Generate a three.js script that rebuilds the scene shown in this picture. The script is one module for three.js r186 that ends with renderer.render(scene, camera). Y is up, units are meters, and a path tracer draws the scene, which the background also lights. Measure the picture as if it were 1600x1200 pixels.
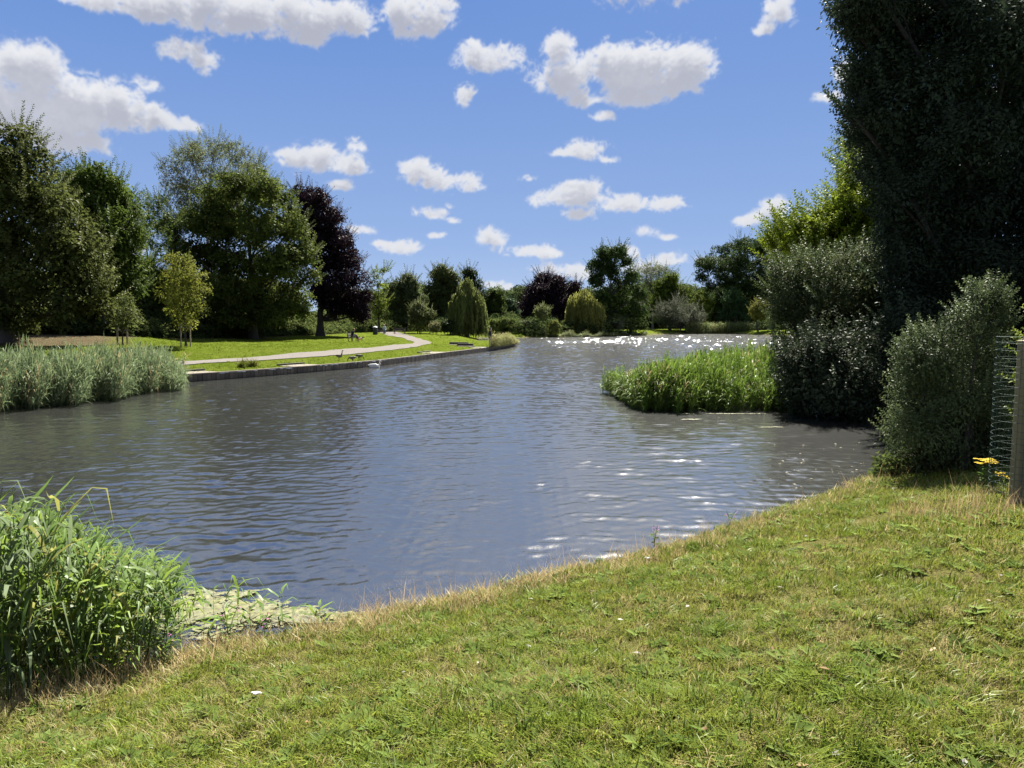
import * as THREE from 'three';
import { mergeGeometries } from 'three/addons/utils/BufferGeometryUtils.js';
import { RoundedBoxGeometry } from 'three/addons/geometries/RoundedBoxGeometry.js';
import { MarchingCubes } from 'three/addons/objects/MarchingCubes.js';
import { createNoise2D, createNoise3D } from 'simplex-noise';

// ---------------------------------------------------------------- camera, sky, sun, exposure
const EYE = 2.8, FPX = 1160, PITCH = Math.atan(100 / FPX);      // eye above the water, focal length in photo pixels, tilt below the horizon
const scene = new THREE.Scene();
const camera = new THREE.PerspectiveCamera(2 * Math.atan(600 / FPX) * 180 / Math.PI, 4 / 3, 0.1, 3000);
camera.position.set(0, EYE, 0);
camera.rotation.x = -PITCH;
const renderer = new THREE.WebGLRenderer({ antialias: true });
renderer.toneMapping = THREE.LinearToneMapping;
renderer.toneMappingExposure = 4.5;
renderer.shadowMap.enabled = true;
const EXPOSURE = renderer.toneMappingExposure;

const SUN_AZ = 15 * Math.PI / 180, SUN_EL = 50 * Math.PI / 180;
const SUN = new THREE.Vector3(Math.sin(SUN_AZ) * Math.cos(SUN_EL), Math.sin(SUN_EL), -Math.cos(SUN_AZ) * Math.cos(SUN_EL));
const sun = new THREE.DirectionalLight(new THREE.Color(1, 0.95, 0.86), 4.9);
sun.name = 'sun';
sun.position.copy(SUN).multiplyScalar(200).add(new THREE.Vector3(0, 0, -60));
sun.target.position.set(0, 0, -60);
sun.castShadow = true;
sun.shadow.mapSize.set(4096, 4096);
Object.assign(sun.shadow.camera, { left: -110, right: 110, top: 130, bottom: -130, near: 1, far: 500 });
scene.add(sun, sun.target);

function rng(seed) { let s = seed >>> 0; return () => { s = (s + 0x6d2b79f5) | 0; let t = Math.imul(s ^ (s >>> 15), 1 | s); t = (t + Math.imul(t ^ (t >>> 7), 61 | t)) ^ t; return ((t ^ (t >>> 14)) >>> 0) / 4294967296; }; }
const n2 = createNoise2D(rng(11)), n2b = createNoise2D(rng(23)), n3 = createNoise3D(rng(37));
const clamp = (x, a = 0, b = 1) => Math.min(b, Math.max(a, x));
const lerp = (a, b, t) => a + (b - a) * t;
const smooth = (a, b, x) => { const t = clamp((x - a) / (b - a)); return t * t * (3 - 2 * t); };
const V = (x, y, z) => new THREE.Vector3(x, y, z);

// a photo pixel (1600 x 1200) gives a direction; its distance comes from the ground or from the depth given
function rayDir(px, py) {
  const u = (px - 800) / FPX, v = (600 - py) / FPX, s = Math.sin(PITCH), c = Math.cos(PITCH);
  return V(u, v * c - s, -(c + v * s));
}
function at(px, py, depth) { const d = rayDir(px, py); return V(0, EYE, 0).addScaledVector(d, depth / -d.z); }
function onPlane(px, py, y) { const d = rayDir(px, py); return V(0, EYE, 0).addScaledVector(d, (y - EYE) / d.y); }

// ---------------------------------------------------------------- sky: air and fair-weather cumulus, computed for every direction
{
  const W = 4096, H = 2048, data = new Float32Array(W * H * 4), rand = rng(5);
  const F = new Float32Array(W * H);
  const azel = (px, py) => { const d = rayDir(px, py).normalize(); return [Math.atan2(d.x, -d.z), Math.asin(d.y)]; };   // azimuth 0 = -z
  const blobs = [];
  const seen = [
    [130, 0, 60, 18], [210, 5, 110, 30], [330, 20, 110, 45], [460, 25, 110, 42], [545, 28, 42, 36], [290, 80, 50, 28], [322, 104, 26, 18], [480, 60, 40, 20],
    [650, 25, 60, 42], [690, 5, 30, 14], [40, 105, 85, 45], [60, 180, 110, 50], [150, 160, 90, 42], [220, 185, 80, 28], [285, 197, 36, 13], [100, 225, 90, 25], [235, 132, 26, 18], [-60, 150, 100, 70],
    [500, 248, 66, 28], [555, 224, 20, 15], [560, 264, 36, 13], [532, 290, 30, 11], [448, 238, 22, 8], [660, 268, 42, 26], [700, 285, 60, 20], [742, 293, 26, 9],
    [675, 333, 40, 15], [712, 345, 14, 6], [630, 387, 38, 13], [592, 380, 22, 7], [682, 368, 18, 6],
    [770, 92, 56, 30], [735, 70, 27, 14], [725, 150, 22, 22], [872, 72, 27, 28], [880, 118, 52, 40], [960, 95, 52, 35], [1040, 112, 72, 54], [985, 122, 50, 32], [990, 152, 62, 26], [1088, 100, 42, 28], [905, 158, 30, 18], [940, 182, 26, 12],
    [912, 233, 44, 22], [870, 240, 27, 9], [952, 250, 24, 9], [910, 302, 46, 24], [860, 310, 56, 17], [970, 318, 52, 19], [1042, 318, 36, 15], [905, 335, 30, 11], [825, 279, 20, 8],
    [768, 370, 32, 21], [822, 392, 52, 13], [862, 398, 30, 8], [870, 421, 58, 15], [905, 428, 30, 14], [1013, 363, 30, 14], [1042, 371, 16, 6],
    [1207, 327, 32, 20], [1172, 345, 32, 12], [1216, 18, 30, 30], [1192, 48, 22, 13], [1298, 150, 42, 13], [1320, 112, 18, 26], [1050, 403, 40, 15], [985, 395, 22, 15], [772, 446, 32, 11], [802, 456, 20, 10],
    [205, 372, 26, 34], [1110, 408, 34, 10], [940, 465, 80, 14], [1000, 420, 40, 14], [700, 462, 60, 12], [560, 360, 40, 10], [1000, 470, 90, 16],
  ];
  for (const [px, py, rx, ry] of seen) {
    const [a, e] = azel(px, py), [a0] = azel(px - rx, py), [a1] = azel(px + rx, py), [, e0] = azel(px, py + ry), [, e1] = azel(px, py - ry);
    blobs.push([a, e, (a1 - a0) / 2, (e1 - e0) / 2]);
  }
  for (let k = 0; k < 150; k++) {                                // the same kind of broken cumulus all round, beyond the frame too
    const el = Math.asin(0.03 + 0.95 * rand()), az = (rand() * 2 - 1) * Math.PI, size = 0.04 + 0.17 * Math.sin(el) * (0.4 + rand());
    if (Math.abs(az) < 0.66 && el < 0.45) { rand(); continue; }
    if (Math.sin(az) * Math.cos(el) * SUN.x + Math.sin(el) * SUN.y - Math.cos(az) * Math.cos(el) * SUN.z > 0.97) continue;
    const m = 2 + Math.floor(rand() * 5);
    for (let j = 0; j < m; j++) blobs.push([az + (rand() - 0.5) * size * 2.6 / Math.cos(el), el + (rand() - 0.5) * size * 0.9, size * (0.35 + 0.5 * rand()) / Math.max(0.15, Math.cos(el)), size * (0.22 + 0.3 * rand())]);
  }
  const REACH = 1.45;
  for (const [a, e, ra, re] of blobs) {
    const r0 = Math.max(H / 2, Math.floor(((e - re * REACH) / Math.PI + 0.5) * H)), r1 = Math.min(H - 1, Math.ceil(((e + re * REACH) / Math.PI + 0.5) * H));
    const c0 = Math.floor(((a - ra * REACH) / (2 * Math.PI) + 0.25) * W), c1 = Math.min(c0 + W - 1, Math.ceil(((a + ra * REACH) / (2 * Math.PI) + 0.25) * W));
    for (let r = r0; r <= r1; r++) for (let c = c0; c <= c1; c++) {
      const el = ((r + 0.5) / H - 0.5) * Math.PI, az = ((c + 0.5) / W - 0.25) * 2 * Math.PI;
      const dx = (az - a) / ra, dy = (el - e) / re, q = (dx * dx + dy * dy * (dy < 0 ? 1.35 : 1)) / (REACH * REACH);
      if (q >= 1) continue;
      const g = (1 - q) * (1 - q) * lerp(0.82, 1.25, smooth(0.008, 0.03, re)), i = r * W + ((c % W) + W) % W;
      F[i] = 1 - (1 - F[i]) * (1 - Math.min(0.96, g));
    }
  }
  const D = new Float32Array(W * H), deg = 180 / Math.PI;
  for (let r = H / 2; r < H; r++) {
    const el = ((r + 0.5) / H - 0.5) * Math.PI, cs = Math.cos(el);
    for (let c = 0; c < W; c++) {
      const i = r * W + c; if (F[i] <= 0.02) continue;
      const az = ((c + 0.5) / W - 0.25) * 2 * Math.PI, X = Math.sin(az) * cs * 57.3, Z = Math.cos(az) * cs * 57.3, Yv = Math.sin(el) * 57.3 * 1.3;
      const w1 = n3(X * 0.3, Yv * 0.3, Z * 0.3), w2 = n3(X * 0.9 + 50, Yv * 0.9, Z * 0.9);
      let s = 0, a = 0.5, f = 0.36;
      for (let o = 0; o < 7; o++) { const v = n3((X + w1 * 0.8 + w2 * 0.3) * f + o * 17, (Yv + w2 * 0.6) * f, (Z - w1 * 0.6) * f); s += a * (o < 2 ? (0.45 + 0.3 * o) * v : 1.1 * (0.55 - Math.abs(v) * 1.4)); a *= 0.56; f *= 2.05; }
      D[i] = F[i] * 1.32 + 1.3 * s - 0.60;
    }
  }
  const white = [0.86, 0.87, 0.90], grey = [0.42, 0.44, 0.53];
  for (let r = 0; r < H; r++) {
    const el = ((r + 0.5) / H - 0.5) * Math.PI, s = Math.max(0, Math.sin(el));
    const t = Math.pow(clamp(s / 0.5), 0.78), t2 = smooth(0, 0.12, s);
    const air = [lerp(lerp(0.52, 0.41, t2), 0.082, t), lerp(lerp(0.66, 0.57, t2), 0.225, t), lerp(lerp(0.88, 0.87, t2), 0.63, t)];
    const cs = Math.cos(el);
    for (let c = 0; c < W; c++) {
      const i = r * W + c, az = ((c + 0.5) / W - 0.25) * 2 * Math.PI;
      const toSun = Math.max(0, Math.sin(az) * cs * SUN.x + Math.sin(el) * SUN.y - Math.cos(az) * cs * SUN.z);
      const halo = 0.32 * Math.pow(toSun, 18) + 0.9 * Math.pow(toSun, 90);
      const d = D[i];
      let alpha = 0, m = 0;
      if (d > -0.17 && F[i] > 0.02) {
        alpha = 0.97 * smooth(-0.17, 0.52, d);
        const up = (k) => { const rr = Math.min(H - 1, r + k); return Math.max(0, D[rr * W + c]); };
        const over = (up(4) + up(9) + up(16) + up(26)) / 4;        // cloud between this point and the sun above
        const below = r > 14 ? Math.max(0, D[(r - 14) * W + c]) : 0;
        m = clamp(smooth(0.1, 0.62, d) * 0.22 + smooth(0.06, 0.5, over) * 0.72 - 0.18 * below, 0, 1) * lerp(0.8, 1, smooth(0.05, 0.4, s));
      }
      const far = smooth(0.1, 0.0, s) * 0.35;
      for (let k = 0; k < 3; k++) {
        const sky = air[k] + halo * [1, 0.97, 0.9][k];
        const cl = lerp(lerp(white[k], grey[k], m), [0.62, 0.70, 0.84][k], far) + halo * 0.7;
        data[i * 4 + k] = lerp(sky, cl, alpha) / EXPOSURE;
      }
      data[i * 4 + 3] = 1;
    }
  }
  const tex = new THREE.DataTexture(data, W, H, THREE.RGBAFormat, THREE.FloatType);
  tex.mapping = THREE.EquirectangularReflectionMapping;
  tex.magFilter = THREE.LinearFilter;
  tex.needsUpdate = true;
  scene.background = tex;
  scene.environment = tex;
}

// ---------------------------------------------------------------- helpers for things, parts and materials
const taken = new Map();
function numbered(name) { const n = taken.get(name) ?? 0; taken.set(name, n + 1); return n ? `${name}_${String(n).padStart(3, '0')}` : name; }
function tag(o, label, category, group, kind) { Object.assign(o.userData, { label, category }); if (group) o.userData.group = group; if (kind) o.userData.kind = kind; return o; }
function thing(name, label, category, pos = V(0, 0, 0), turn = 0, group) {
  const o = new THREE.Group(); o.name = numbered(name); o.position.copy(pos); o.rotation.y = turn; scene.add(o);
  return tag(o, label, category, group);
}
function part(name, geo, mat, parent, kind) {
  const m = new THREE.Mesh(geo, mat); m.name = name; m.castShadow = m.receiveShadow = true; parent.add(m);
  if (kind) m.userData.kind = kind;
  return m;
}
function structure(name, geo, mat) { const m = part(name, geo, mat, scene, 'structure'); return m; }
function stuff(name, im, label, category) { im.name = name; scene.add(im); tag(im, label, category, null, 'stuff'); return im; }
const lin = (r, g, b) => new THREE.Color().setRGB(r, g, b);
const std = (c, roughness = 0.85, extra = {}) => new THREE.MeshStandardMaterial({ color: lin(...c), roughness, ...extra });

function noiseTexture(size, fn, srgb = false) {                    // fn(u, v) in 0..1 -> [r, g, b] or a number, all 0..1
  const d = new Uint8Array(size * size * 4);
  for (let y = 0; y < size; y++) for (let x = 0; x < size; x++) {
    const v = fn(x / size, y / size), i = (y * size + x) * 4, rgb = Array.isArray(v) ? v : [v, v, v];
    for (let k = 0; k < 3; k++) d[i + k] = clamp(rgb[k]) * 255;
    d[i + 3] = 255;
  }
  const t = new THREE.DataTexture(d, size, size);
  t.wrapS = t.wrapT = THREE.RepeatWrapping; t.magFilter = t.minFilter = THREE.LinearFilter; t.needsUpdate = true;
  if (srgb) t.colorSpace = THREE.SRGBColorSpace;
  return t;
}
const tile = (u, v, f, seed = 0) => { const a = u * 2 * Math.PI, b = v * 2 * Math.PI, k = f / (2 * Math.PI); return (n3(Math.cos(a) * k + seed, Math.sin(a) * k, Math.cos(b) * k) + n3(Math.sin(b) * k + seed, Math.cos(a) * k + 9, Math.sin(a) * k - 4)) * 0.7; };
const barkBump = noiseTexture(256, (u, v) => 0.5 + 0.35 * tile(u, v * 0.35, 26) + 0.25 * tile(u, v, 40, 5));
barkBump.repeat.set(1, 1);
const woodMap = noiseTexture(256, (u, v) => { const g = 0.82 + 0.12 * tile(u, v * 0.08, 40, 2) + 0.08 * tile(u, v, 60, 4); return [g, g, g * 0.99]; });

// ---------------------------------------------------------------- the lake's outline, from where the waterline lies in the photograph
const P0 = (px, py) => { const p = onPlane(px, py, 0); return [p.x, p.z]; };
const shore = [                                                     // [point, is the timber quay]
  [[-16, -3.2]], [[-7.5, -4.3]], [P0(0, 1088)], [P0(150, 1052)], [P0(280, 1012)], [P0(430, 986)], [P0(560, 957)], [P0(700, 928)], [P0(850, 892)], [P0(1000, 860)], [P0(1100, 828)], [P0(1200, 797)], [P0(1290, 768)], [P0(1360, 738)], [P0(1400, 712)],
  [[9.6, -17.5]], [[10.2, -21]], [[10.4, -25]], [[12.5, -31]], [[17, -42]], [[24, -60]], [[35, -85]], [[46, -112]], [P0(1215, 524.5)], [P0(1150, 521.8)], [P0(1080, 521.5)], [P0(1020, 523)], [P0(960, 525.5)], [P0(900, 526)], [P0(850, 527.5)], [P0(800, 528)], [P0(750, 527.5)],
  [[-4.5, -100]], [[-5.2, -92]], [[-2.6, -86]], [P0(806, 536.3)], [P0(812, 538.5), 1], [P0(800, 541.5), 1], [P0(780, 545.5), 1], [P0(758, 549.5), 1], [P0(700, 557.3), 1], [P0(640, 565.5), 1], [P0(586, 572.5), 1], [P0(500, 580.5), 1], [P0(400, 589), 1], [P0(286, 597.5), 1], [P0(220, 602)],
  [P0(120, 609)], [P0(0, 616)], [P0(-200, 630)], [P0(-500, 660)], [[-34, -14]], [[-26, -7]],
];
function lakeDistance(x, z) {                                       // metres to the shore: positive on land; quay = nearest shore is the timber quay
  let best = 1e9, inside = false, quay = false;
  for (let i = 0, j = shore.length - 1; i < shore.length; j = i++) {
    const [ax, az] = shore[j][0], [bx, bz] = shore[i][0];
    if ((az > z) !== (bz > z) && x < ((bx - ax) * (z - az)) / (bz - az) + ax) inside = !inside;
    const ex = bx - ax, ez = bz - az, t = clamp(((x - ax) * ex + (z - az) * ez) / (ex * ex + ez * ez));
    const d = (x - ax - ex * t) ** 2 + (z - az - ez * t) ** 2;
    if (d < best) { best = d; quay = !!(shore[j][1] && shore[i][1]); }
  }
  const dd = Math.sqrt(best);
  return { d: (inside ? -1 : 1) * dd, quay };
}
const levels = [                                                    // [x, z, height above the water]
  [0, 0, 1.2], [0, 4, 1.35], [6, 0, 1.18], [-6, 1, 1.2], [5.7, -8.2, 0.78], [8, -11.5, 0.72], [12, -10, 0.85], [10, -4, 1.05], [3, -4.5, 0.95], [20, -2, 1.2], [12, -16, 0.6],
  [-25, -48, 1.12], [-35, -55, 1.65], [-17.5, -40, 0.6], [-48, -52, 1.9], [-30, -42, 0.95], [-17, -79, 0.55], [-20, -60, 0.78], [-24, -120, 0.85], [-5, -75, 0.42], [-12, -95, 0.66], [-40, -85, 1.4], [-60, -70, 2.1],
  [20, -165, 0.6], [45, -190, 0.9], [0, -185, 0.8], [-12, -150, 0.8], [30, -60, 0.8], [20, -25, 0.8], [40, -40, 1.0], [60, -110, 1.0], [-60, -20, 1.6], [-40, -30, 0.9],
];
function landHeight(x, z, D) {
  const { d, quay } = D ?? lakeDistance(x, z);
  let s = 0, w = 0;
  for (const [lx, lz, h] of levels) { const k = 1 / Math.pow((x - lx) ** 2 + (z - lz) ** 2 + 1.5, 1.6); s += h * k; w += k; }
  let h = s / w;
  if (quay) h = lerp(0.33, h, smooth(0, 7, d));
  else h = Math.min(h, -0.02 + 0.23 * d) + 0.0;
  const near = smooth(30, 8, Math.hypot(x, z)) * smooth(0, 0.7, d);
  h += near * (0.035 * n2(x * 0.9, z * 0.9) + 0.018 * n2b(x * 2.6, z * 2.6)) + 0.04 * smooth(0.5, 4, d) * n2(x * 0.21 + 9, z * 0.21);
  return h;
}
function hit(px, py) {                                              // where the line of sight through a photo pixel meets the land (or the water)
  const d = rayDir(px, py); let t = 1.2;
  for (let i = 0; i < 4000; i++) {
    const x = d.x * t, y = EYE + d.y * t, z = d.z * t, D = lakeDistance(x, z), h = D.d > 0 ? Math.max(0, landHeight(x, z, D)) : 0;
    if (y <= h) return V(x, h, z);
    t += Math.max(0.01, (y - h) * 0.35);
    if (t > 400) break;
  }
  return V(d.x * t, 0.5, d.z * t);
}
const ground = (x, z) => Math.max(0, landHeight(x, z));

// ---------------------------------------------------------------- ground: one sheet, cut along the shore
function axis(stops) { const out = [stops[0][0]]; for (let k = 0; k + 1 < stops.length; k++) { const [a, sa] = stops[k], [b, sb] = stops[k + 1]; let x = a; for (;;) { const t = (x - a) / (b - a); x += lerp(sa, sb, t); if (x >= b - 0.5 * sb) break; out.push(x); } out.push(b); } return out; }
const woodFront = (px) => px < 200 ? lerp(52, 60, (px + 160) / 360) : px < 400 ? lerp(60, 80, (px - 200) / 200) : px < 500 ? lerp(80, 98, (px - 400) / 100) : lerp(98, 128, (px - 500) / 100);   // how far away the undergrowth of the wood begins
const leafLitter = (x, z) => { if (z > -38) return 0; const px = 800 + FPX * x / -z, n = n2(x * 0.25, z * 0.25), f = woodFront(px); return px > 640 ? 0 : clamp(smooth(f - 3, f + 1, -z + 2.5 * n) + smooth(46, 49, -z + 2.5 * n) * smooth(235, 150, px + 25 * n2(x * 0.7, 5))); };
{
  const xs = axis([[-260, 12], [-60, 1.6], [-16, 0.4], [-7, 0.13], [13, 0.16], [30, 1.2], [90, 4], [260, 14]]), zs = axis([[-420, 14], [-190, 3], [-90, 0.8], [-30, 0.5], [-15, 0.16], [-2, 0.13], [4, 0.4], [40, 8]]);
  const N = xs.length, M = zs.length, Dm = [], verts = [], cols = [], uvs = [], idx = [], ids = new Map();
  for (let j = 0; j < M; j++) for (let i = 0; i < N; i++) Dm.push(lakeDistance(xs[i], zs[j]));
  const add = (x, z, d) => {
    const key = x.toFixed(3) + ',' + z.toFixed(3); if (ids.has(key)) return ids.get(key);
    const q = lakeDistance(x, z); q.d = d;
    const h = landHeight(x, z, q), id = verts.length / 3; verts.push(x, h, z); uvs.push(x / 2.4, z / 2.4); ids.set(key, id);
    // what covers the soil: worn turf, straw, bare earth at the water, leaf litter under the trees
    const near = smooth(26, 14, Math.hypot(x, z)), p = 0.5 + 0.5 * n2(x * 0.35, z * 0.35), q2 = 0.5 + 0.5 * n2b(x * 1.7, z * 1.7);
    let c = [lerp(0.10, 0.13, p), lerp(0.14, 0.16, p), lerp(0.016, 0.026, p)];
    if (near > 0) { const n = [lerp(0.13, 0.18, q2), lerp(0.135, 0.155, q2), lerp(0.04, 0.06, q2)]; c = c.map((v, k) => lerp(v, n[k], near)); }
    const lf = near > 0 ? 0 : leafLitter(x, z); c = c.map((v, k) => lerp(v, [0.13, 0.098, 0.066][k], lf * 0.9));
    const edge = q.quay ? 0 : smooth(0.55, 0.05, d + 0.15 * n2(x * 3, z * 3)); c = c.map((v, k) => lerp(v, [0.16, 0.13, 0.085][k], edge));
    const wood = smooth(-58, -66, z) * smooth(2, 12, Math.abs(x + 8)) * 0; c = c.map((v, k) => lerp(v, [0.05, 0.05, 0.02][k], wood));
    cols.push(...c); return id;
  };
  for (let j = 0; j + 1 < M; j++) for (let i = 0; i + 1 < N; i++) {
    const q = [[i, j], [i, j + 1], [i + 1, j + 1], [i + 1, j]].map(([a, b]) => [xs[a], zs[b], Dm[b * N + a].d]);
    if (q.every((p) => p[2] <= 0)) continue;
    const poly = [];
    for (let k = 0; k < 4; k++) {
      const A = q[k], B = q[(k + 1) % 4];
      if (A[2] > 0) poly.push(add(...A));
      if ((A[2] > 0) !== (B[2] > 0)) { const t = A[2] / (A[2] - B[2]); poly.push(add(lerp(A[0], B[0], t), lerp(A[1], B[1], t), 0)); }
    }
    for (let k = 1; k + 1 < poly.length; k++) if (poly[0] !== poly[k] && poly[k] !== poly[k + 1] && poly[0] !== poly[k + 1]) idx.push(poly[0], poly[k], poly[k + 1]);
  }
  const g = new THREE.BufferGeometry();
  g.setAttribute('position', new THREE.Float32BufferAttribute(verts, 3)); g.setAttribute('color', new THREE.Float32BufferAttribute(cols, 3)); g.setAttribute('uv', new THREE.Float32BufferAttribute(uvs, 2));
  g.setIndex(idx); g.computeVertexNormals();
  const turf = noiseTexture(1024, (u, v) => { const a = tile(u, v, 20, 1), b = tile(u, v, 90, 2), c = tile(u, v, 300, 3); const m = 0.72 + 0.10 * a + 0.16 * b + 0.26 * c; return [m + 0.05 * b, m, m - 0.04 * a]; });
  const turfBump = noiseTexture(1024, (u, v) => 0.5 + 0.2 * tile(u, v, 60, 7) + 0.4 * tile(u, v, 260, 8));
  structure('ground', g, new THREE.MeshPhysicalMaterial({ specularIntensity: 0, vertexColors: true, map: turf, bumpMap: turfBump, bumpScale: 0.035, roughness: 1 }));
}

// ---------------------------------------------------------------- water: wind ripples as real relief, finer near the bank where they can be made out
{
  const rand = rng(77), waves = [];
  for (let k = 0; k < 46; k++) {                                    // wind from the far left, so crests run roughly across the view
    const L = 0.12 * Math.pow(1.0 / 0.12, Math.pow(rand(), 1.15)), dir = 1.36 + (rand() + rand() - 1) * (L > 0.6 ? 0.55 : L > 0.3 ? 0.95 : 1.7), kk = 2 * Math.PI / L;
    waves.push({ kx: Math.cos(dir) * kk, kz: Math.sin(dir) * kk, ph: rand() * 6.283, L, slope: (L < 0.22 ? 0.022 : L < 0.62 ? 0.035 : 0.018) * (0.6 + 0.8 * rand()) });
  }
  const amp = (x, z) => {
    const r = Math.hypot(x, z), gust = 0.5 + 0.5 * n2(x * 0.07 + 3, z * 0.045);
    let a = lerp(0.55, 1.0, gust) * lerp(1, 0.85, smooth(15, 50, r));
    a *= lerp(1, 0.4, smooth(5, 9, x) * smooth(-30, -20, z));  // lee of the trees and reeds on the bank
    a *= lerp(1, 0.55, smooth(-13, -24, x) * smooth(-34, -24, z));
    a *= lerp(1, 4.4, smooth(64, 90, r) * smooth(150, 128, r) * smooth(-1, 7, x) * (0.75 + 0.4 * n2(x * 0.1, z * 0.04)));
    return a;
  };
  const pos = [], nor = [], idx = [], uv = [];
  const band = (r0, r1, grow, plus, cols, A0, A1) => {                // rings of water, cells growing with distance from the near bank
    const radii = [r0]; for (;;) { const n = radii[radii.length - 1] * (1 + grow) + plus; if (n > r1 * (1 - grow / 2)) break; radii.push(n); } radii.push(r1);
    const start = pos.length / 3;
    for (const r of radii) for (let c = 0; c <= cols; c++) {
      const a = lerp(A0, A1, c / cols), x = Math.sin(a) * r, z = -Math.cos(a) * r, cell = r * grow + plus, k0 = amp(x, z), cr = 0.75 + 0.35 * n2b(x * 0.5, z * 0.7);
      let h = 0, sx = 0, sz = 0;
      for (const w of waves) {
        const p = w.kx * x + w.kz * z + w.ph + 0.8 * cr, s = w.slope * k0 * cr, A = s * w.L / 6.283;
        if (cell < w.L * 0.3 && r < 57) h += A * Math.sin(p); const q = A * Math.cos(p); sx += q * w.kx; sz += q * w.kz;
      }
      pos.push(x, h * smooth(57, 50, r), z); const l = Math.hypot(sx, 1, sz); nor.push(-sx / l, 1 / l, -sz / l); uv.push(x / 1.7, z / 1.7);
    }
    for (let j = 0; j + 1 < radii.length; j++) for (let c = 0; c < cols; c++) {
      const a = start + j * (cols + 1) + c, b = a + cols + 1, xx = pos[a * 3], zz = pos[a * 3 + 2];
      if (lakeDistance(xx, zz).d > 1.2 + 0.02 * radii[j]) continue;
      idx.push(a, b + 1, b, a, a + 1, b + 1);
    }
  };
  band(3.2, 16, 0.0042, 0.004, 520, -1.15, 0.95);
  band(16, 58, 0.0075, 0.004, 520, -1.15, 0.95);
  band(58, 190, 0.011, 0, 900, -0.36, 0.46);
  const g = new THREE.BufferGeometry();
  g.setAttribute('position', new THREE.Float32BufferAttribute(pos, 3)); g.setAttribute('normal', new THREE.Float32BufferAttribute(nor, 3)); g.setAttribute('uv', new THREE.Float32BufferAttribute(uv, 2)); g.setIndex(idx);
  const ripple = noiseTexture(512, (u, v) => 0.5 + 0.3 * tile(u, v, 34, 3) + 0.22 * tile(u, v, 80, 6));
  structure('water', g, new THREE.MeshPhysicalMaterial({ color: lin(0.016, 0.0168, 0.0145), roughness: 0.13, ior: 3.8, bumpMap: ripple, bumpScale: 0.0013 }));
}

// ---------------------------------------------------------------- plants: leaf sprays, trees, willows, reeds
function soup() { return { p: [], n: [], i: [] }; }
function toGeo(s, uv) {
  const g = new THREE.BufferGeometry();
  g.setAttribute('position', new THREE.Float32BufferAttribute(s.p, 3));
  if (s.c) g.setAttribute('color', new THREE.Float32BufferAttribute(s.c, 3));
  g.setIndex(s.i); g.computeVertexNormals();
  return g;
}
const _a = V(), _b = V(), _c = V();
function leafInto(s, o, dir, side, up, len, wid, fold = 0.25) {     // a folded leaf: base, two flanks, tip
  const b = s.p.length / 3, mid = _a.copy(o).addScaledVector(dir, len * 0.45);
  s.p.push(o.x, o.y, o.z);
  s.p.push(mid.x + side.x * wid + up.x * wid * fold, mid.y + side.y * wid + up.y * wid * fold, mid.z + side.z * wid + up.z * wid * fold);
  s.p.push(mid.x - side.x * wid + up.x * wid * fold, mid.y - side.y * wid + up.y * wid * fold, mid.z - side.z * wid + up.z * wid * fold);
  s.p.push(o.x + dir.x * len, o.y + dir.y * len - len * 0.12, o.z + dir.z * len);
  s.i.push(b, b + 1, b + 3, b, b + 3, b + 2);
}
function spray(seed, { n = 28, R = 0.5, len = 0.14, wid = 0.05, flat = 0.55, droop = 0.25 }) {   // leaves round a forked twig, one unit of foliage
  const r = rng(seed), s = soup(), d = V(), side = V(), up = V(), o = V();
  for (let k = 0; k < n; k++) {
    const a = r() * 6.283, q = Math.sqrt(r()) * R;
    o.set(Math.cos(a) * q, (r() - 0.5) * R * flat + 0.1 * R - q * q / R * 0.25, Math.sin(a) * q);
    d.set(Math.cos(a) + (r() - 0.5) * 1.6, (r() - 0.6) * 1.1 - droop, Math.sin(a) + (r() - 0.5) * 1.6).normalize();
    up.set((r() - 0.5) * 1.3, 1, (r() - 0.5) * 1.3); side.crossVectors(d, up).normalize(); up.crossVectors(side, d).normalize();
    leafInto(s, o, d, side, up, len * (0.7 + 0.6 * r()), wid * (0.7 + 0.6 * r()));
  }
  return toGeo(s);
}
const leafMat = (c, gloss = 0.1, through = 0.45) => new THREE.MeshPhysicalMaterial({ color: lin(...c), roughness: 1, transmission: through, thickness: 0, clearcoat: gloss, clearcoatRoughness: 0.42, specularIntensity: 0, side: THREE.DoubleSide, vertexColors: true });
const LEAF = leafMat([1, 1, 1]), LEAF_GLOSSY = leafMat([1, 1, 1], 0.14, 0.3), LEAF_MATT = leafMat([1, 1, 1], 0, 0.5);
const LEAF_I = LEAF_MATT.clone(); LEAF_I.vertexColors = false;
const LEAF_G = LEAF_GLOSSY.clone(); LEAF_G.vertexColors = false;
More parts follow.
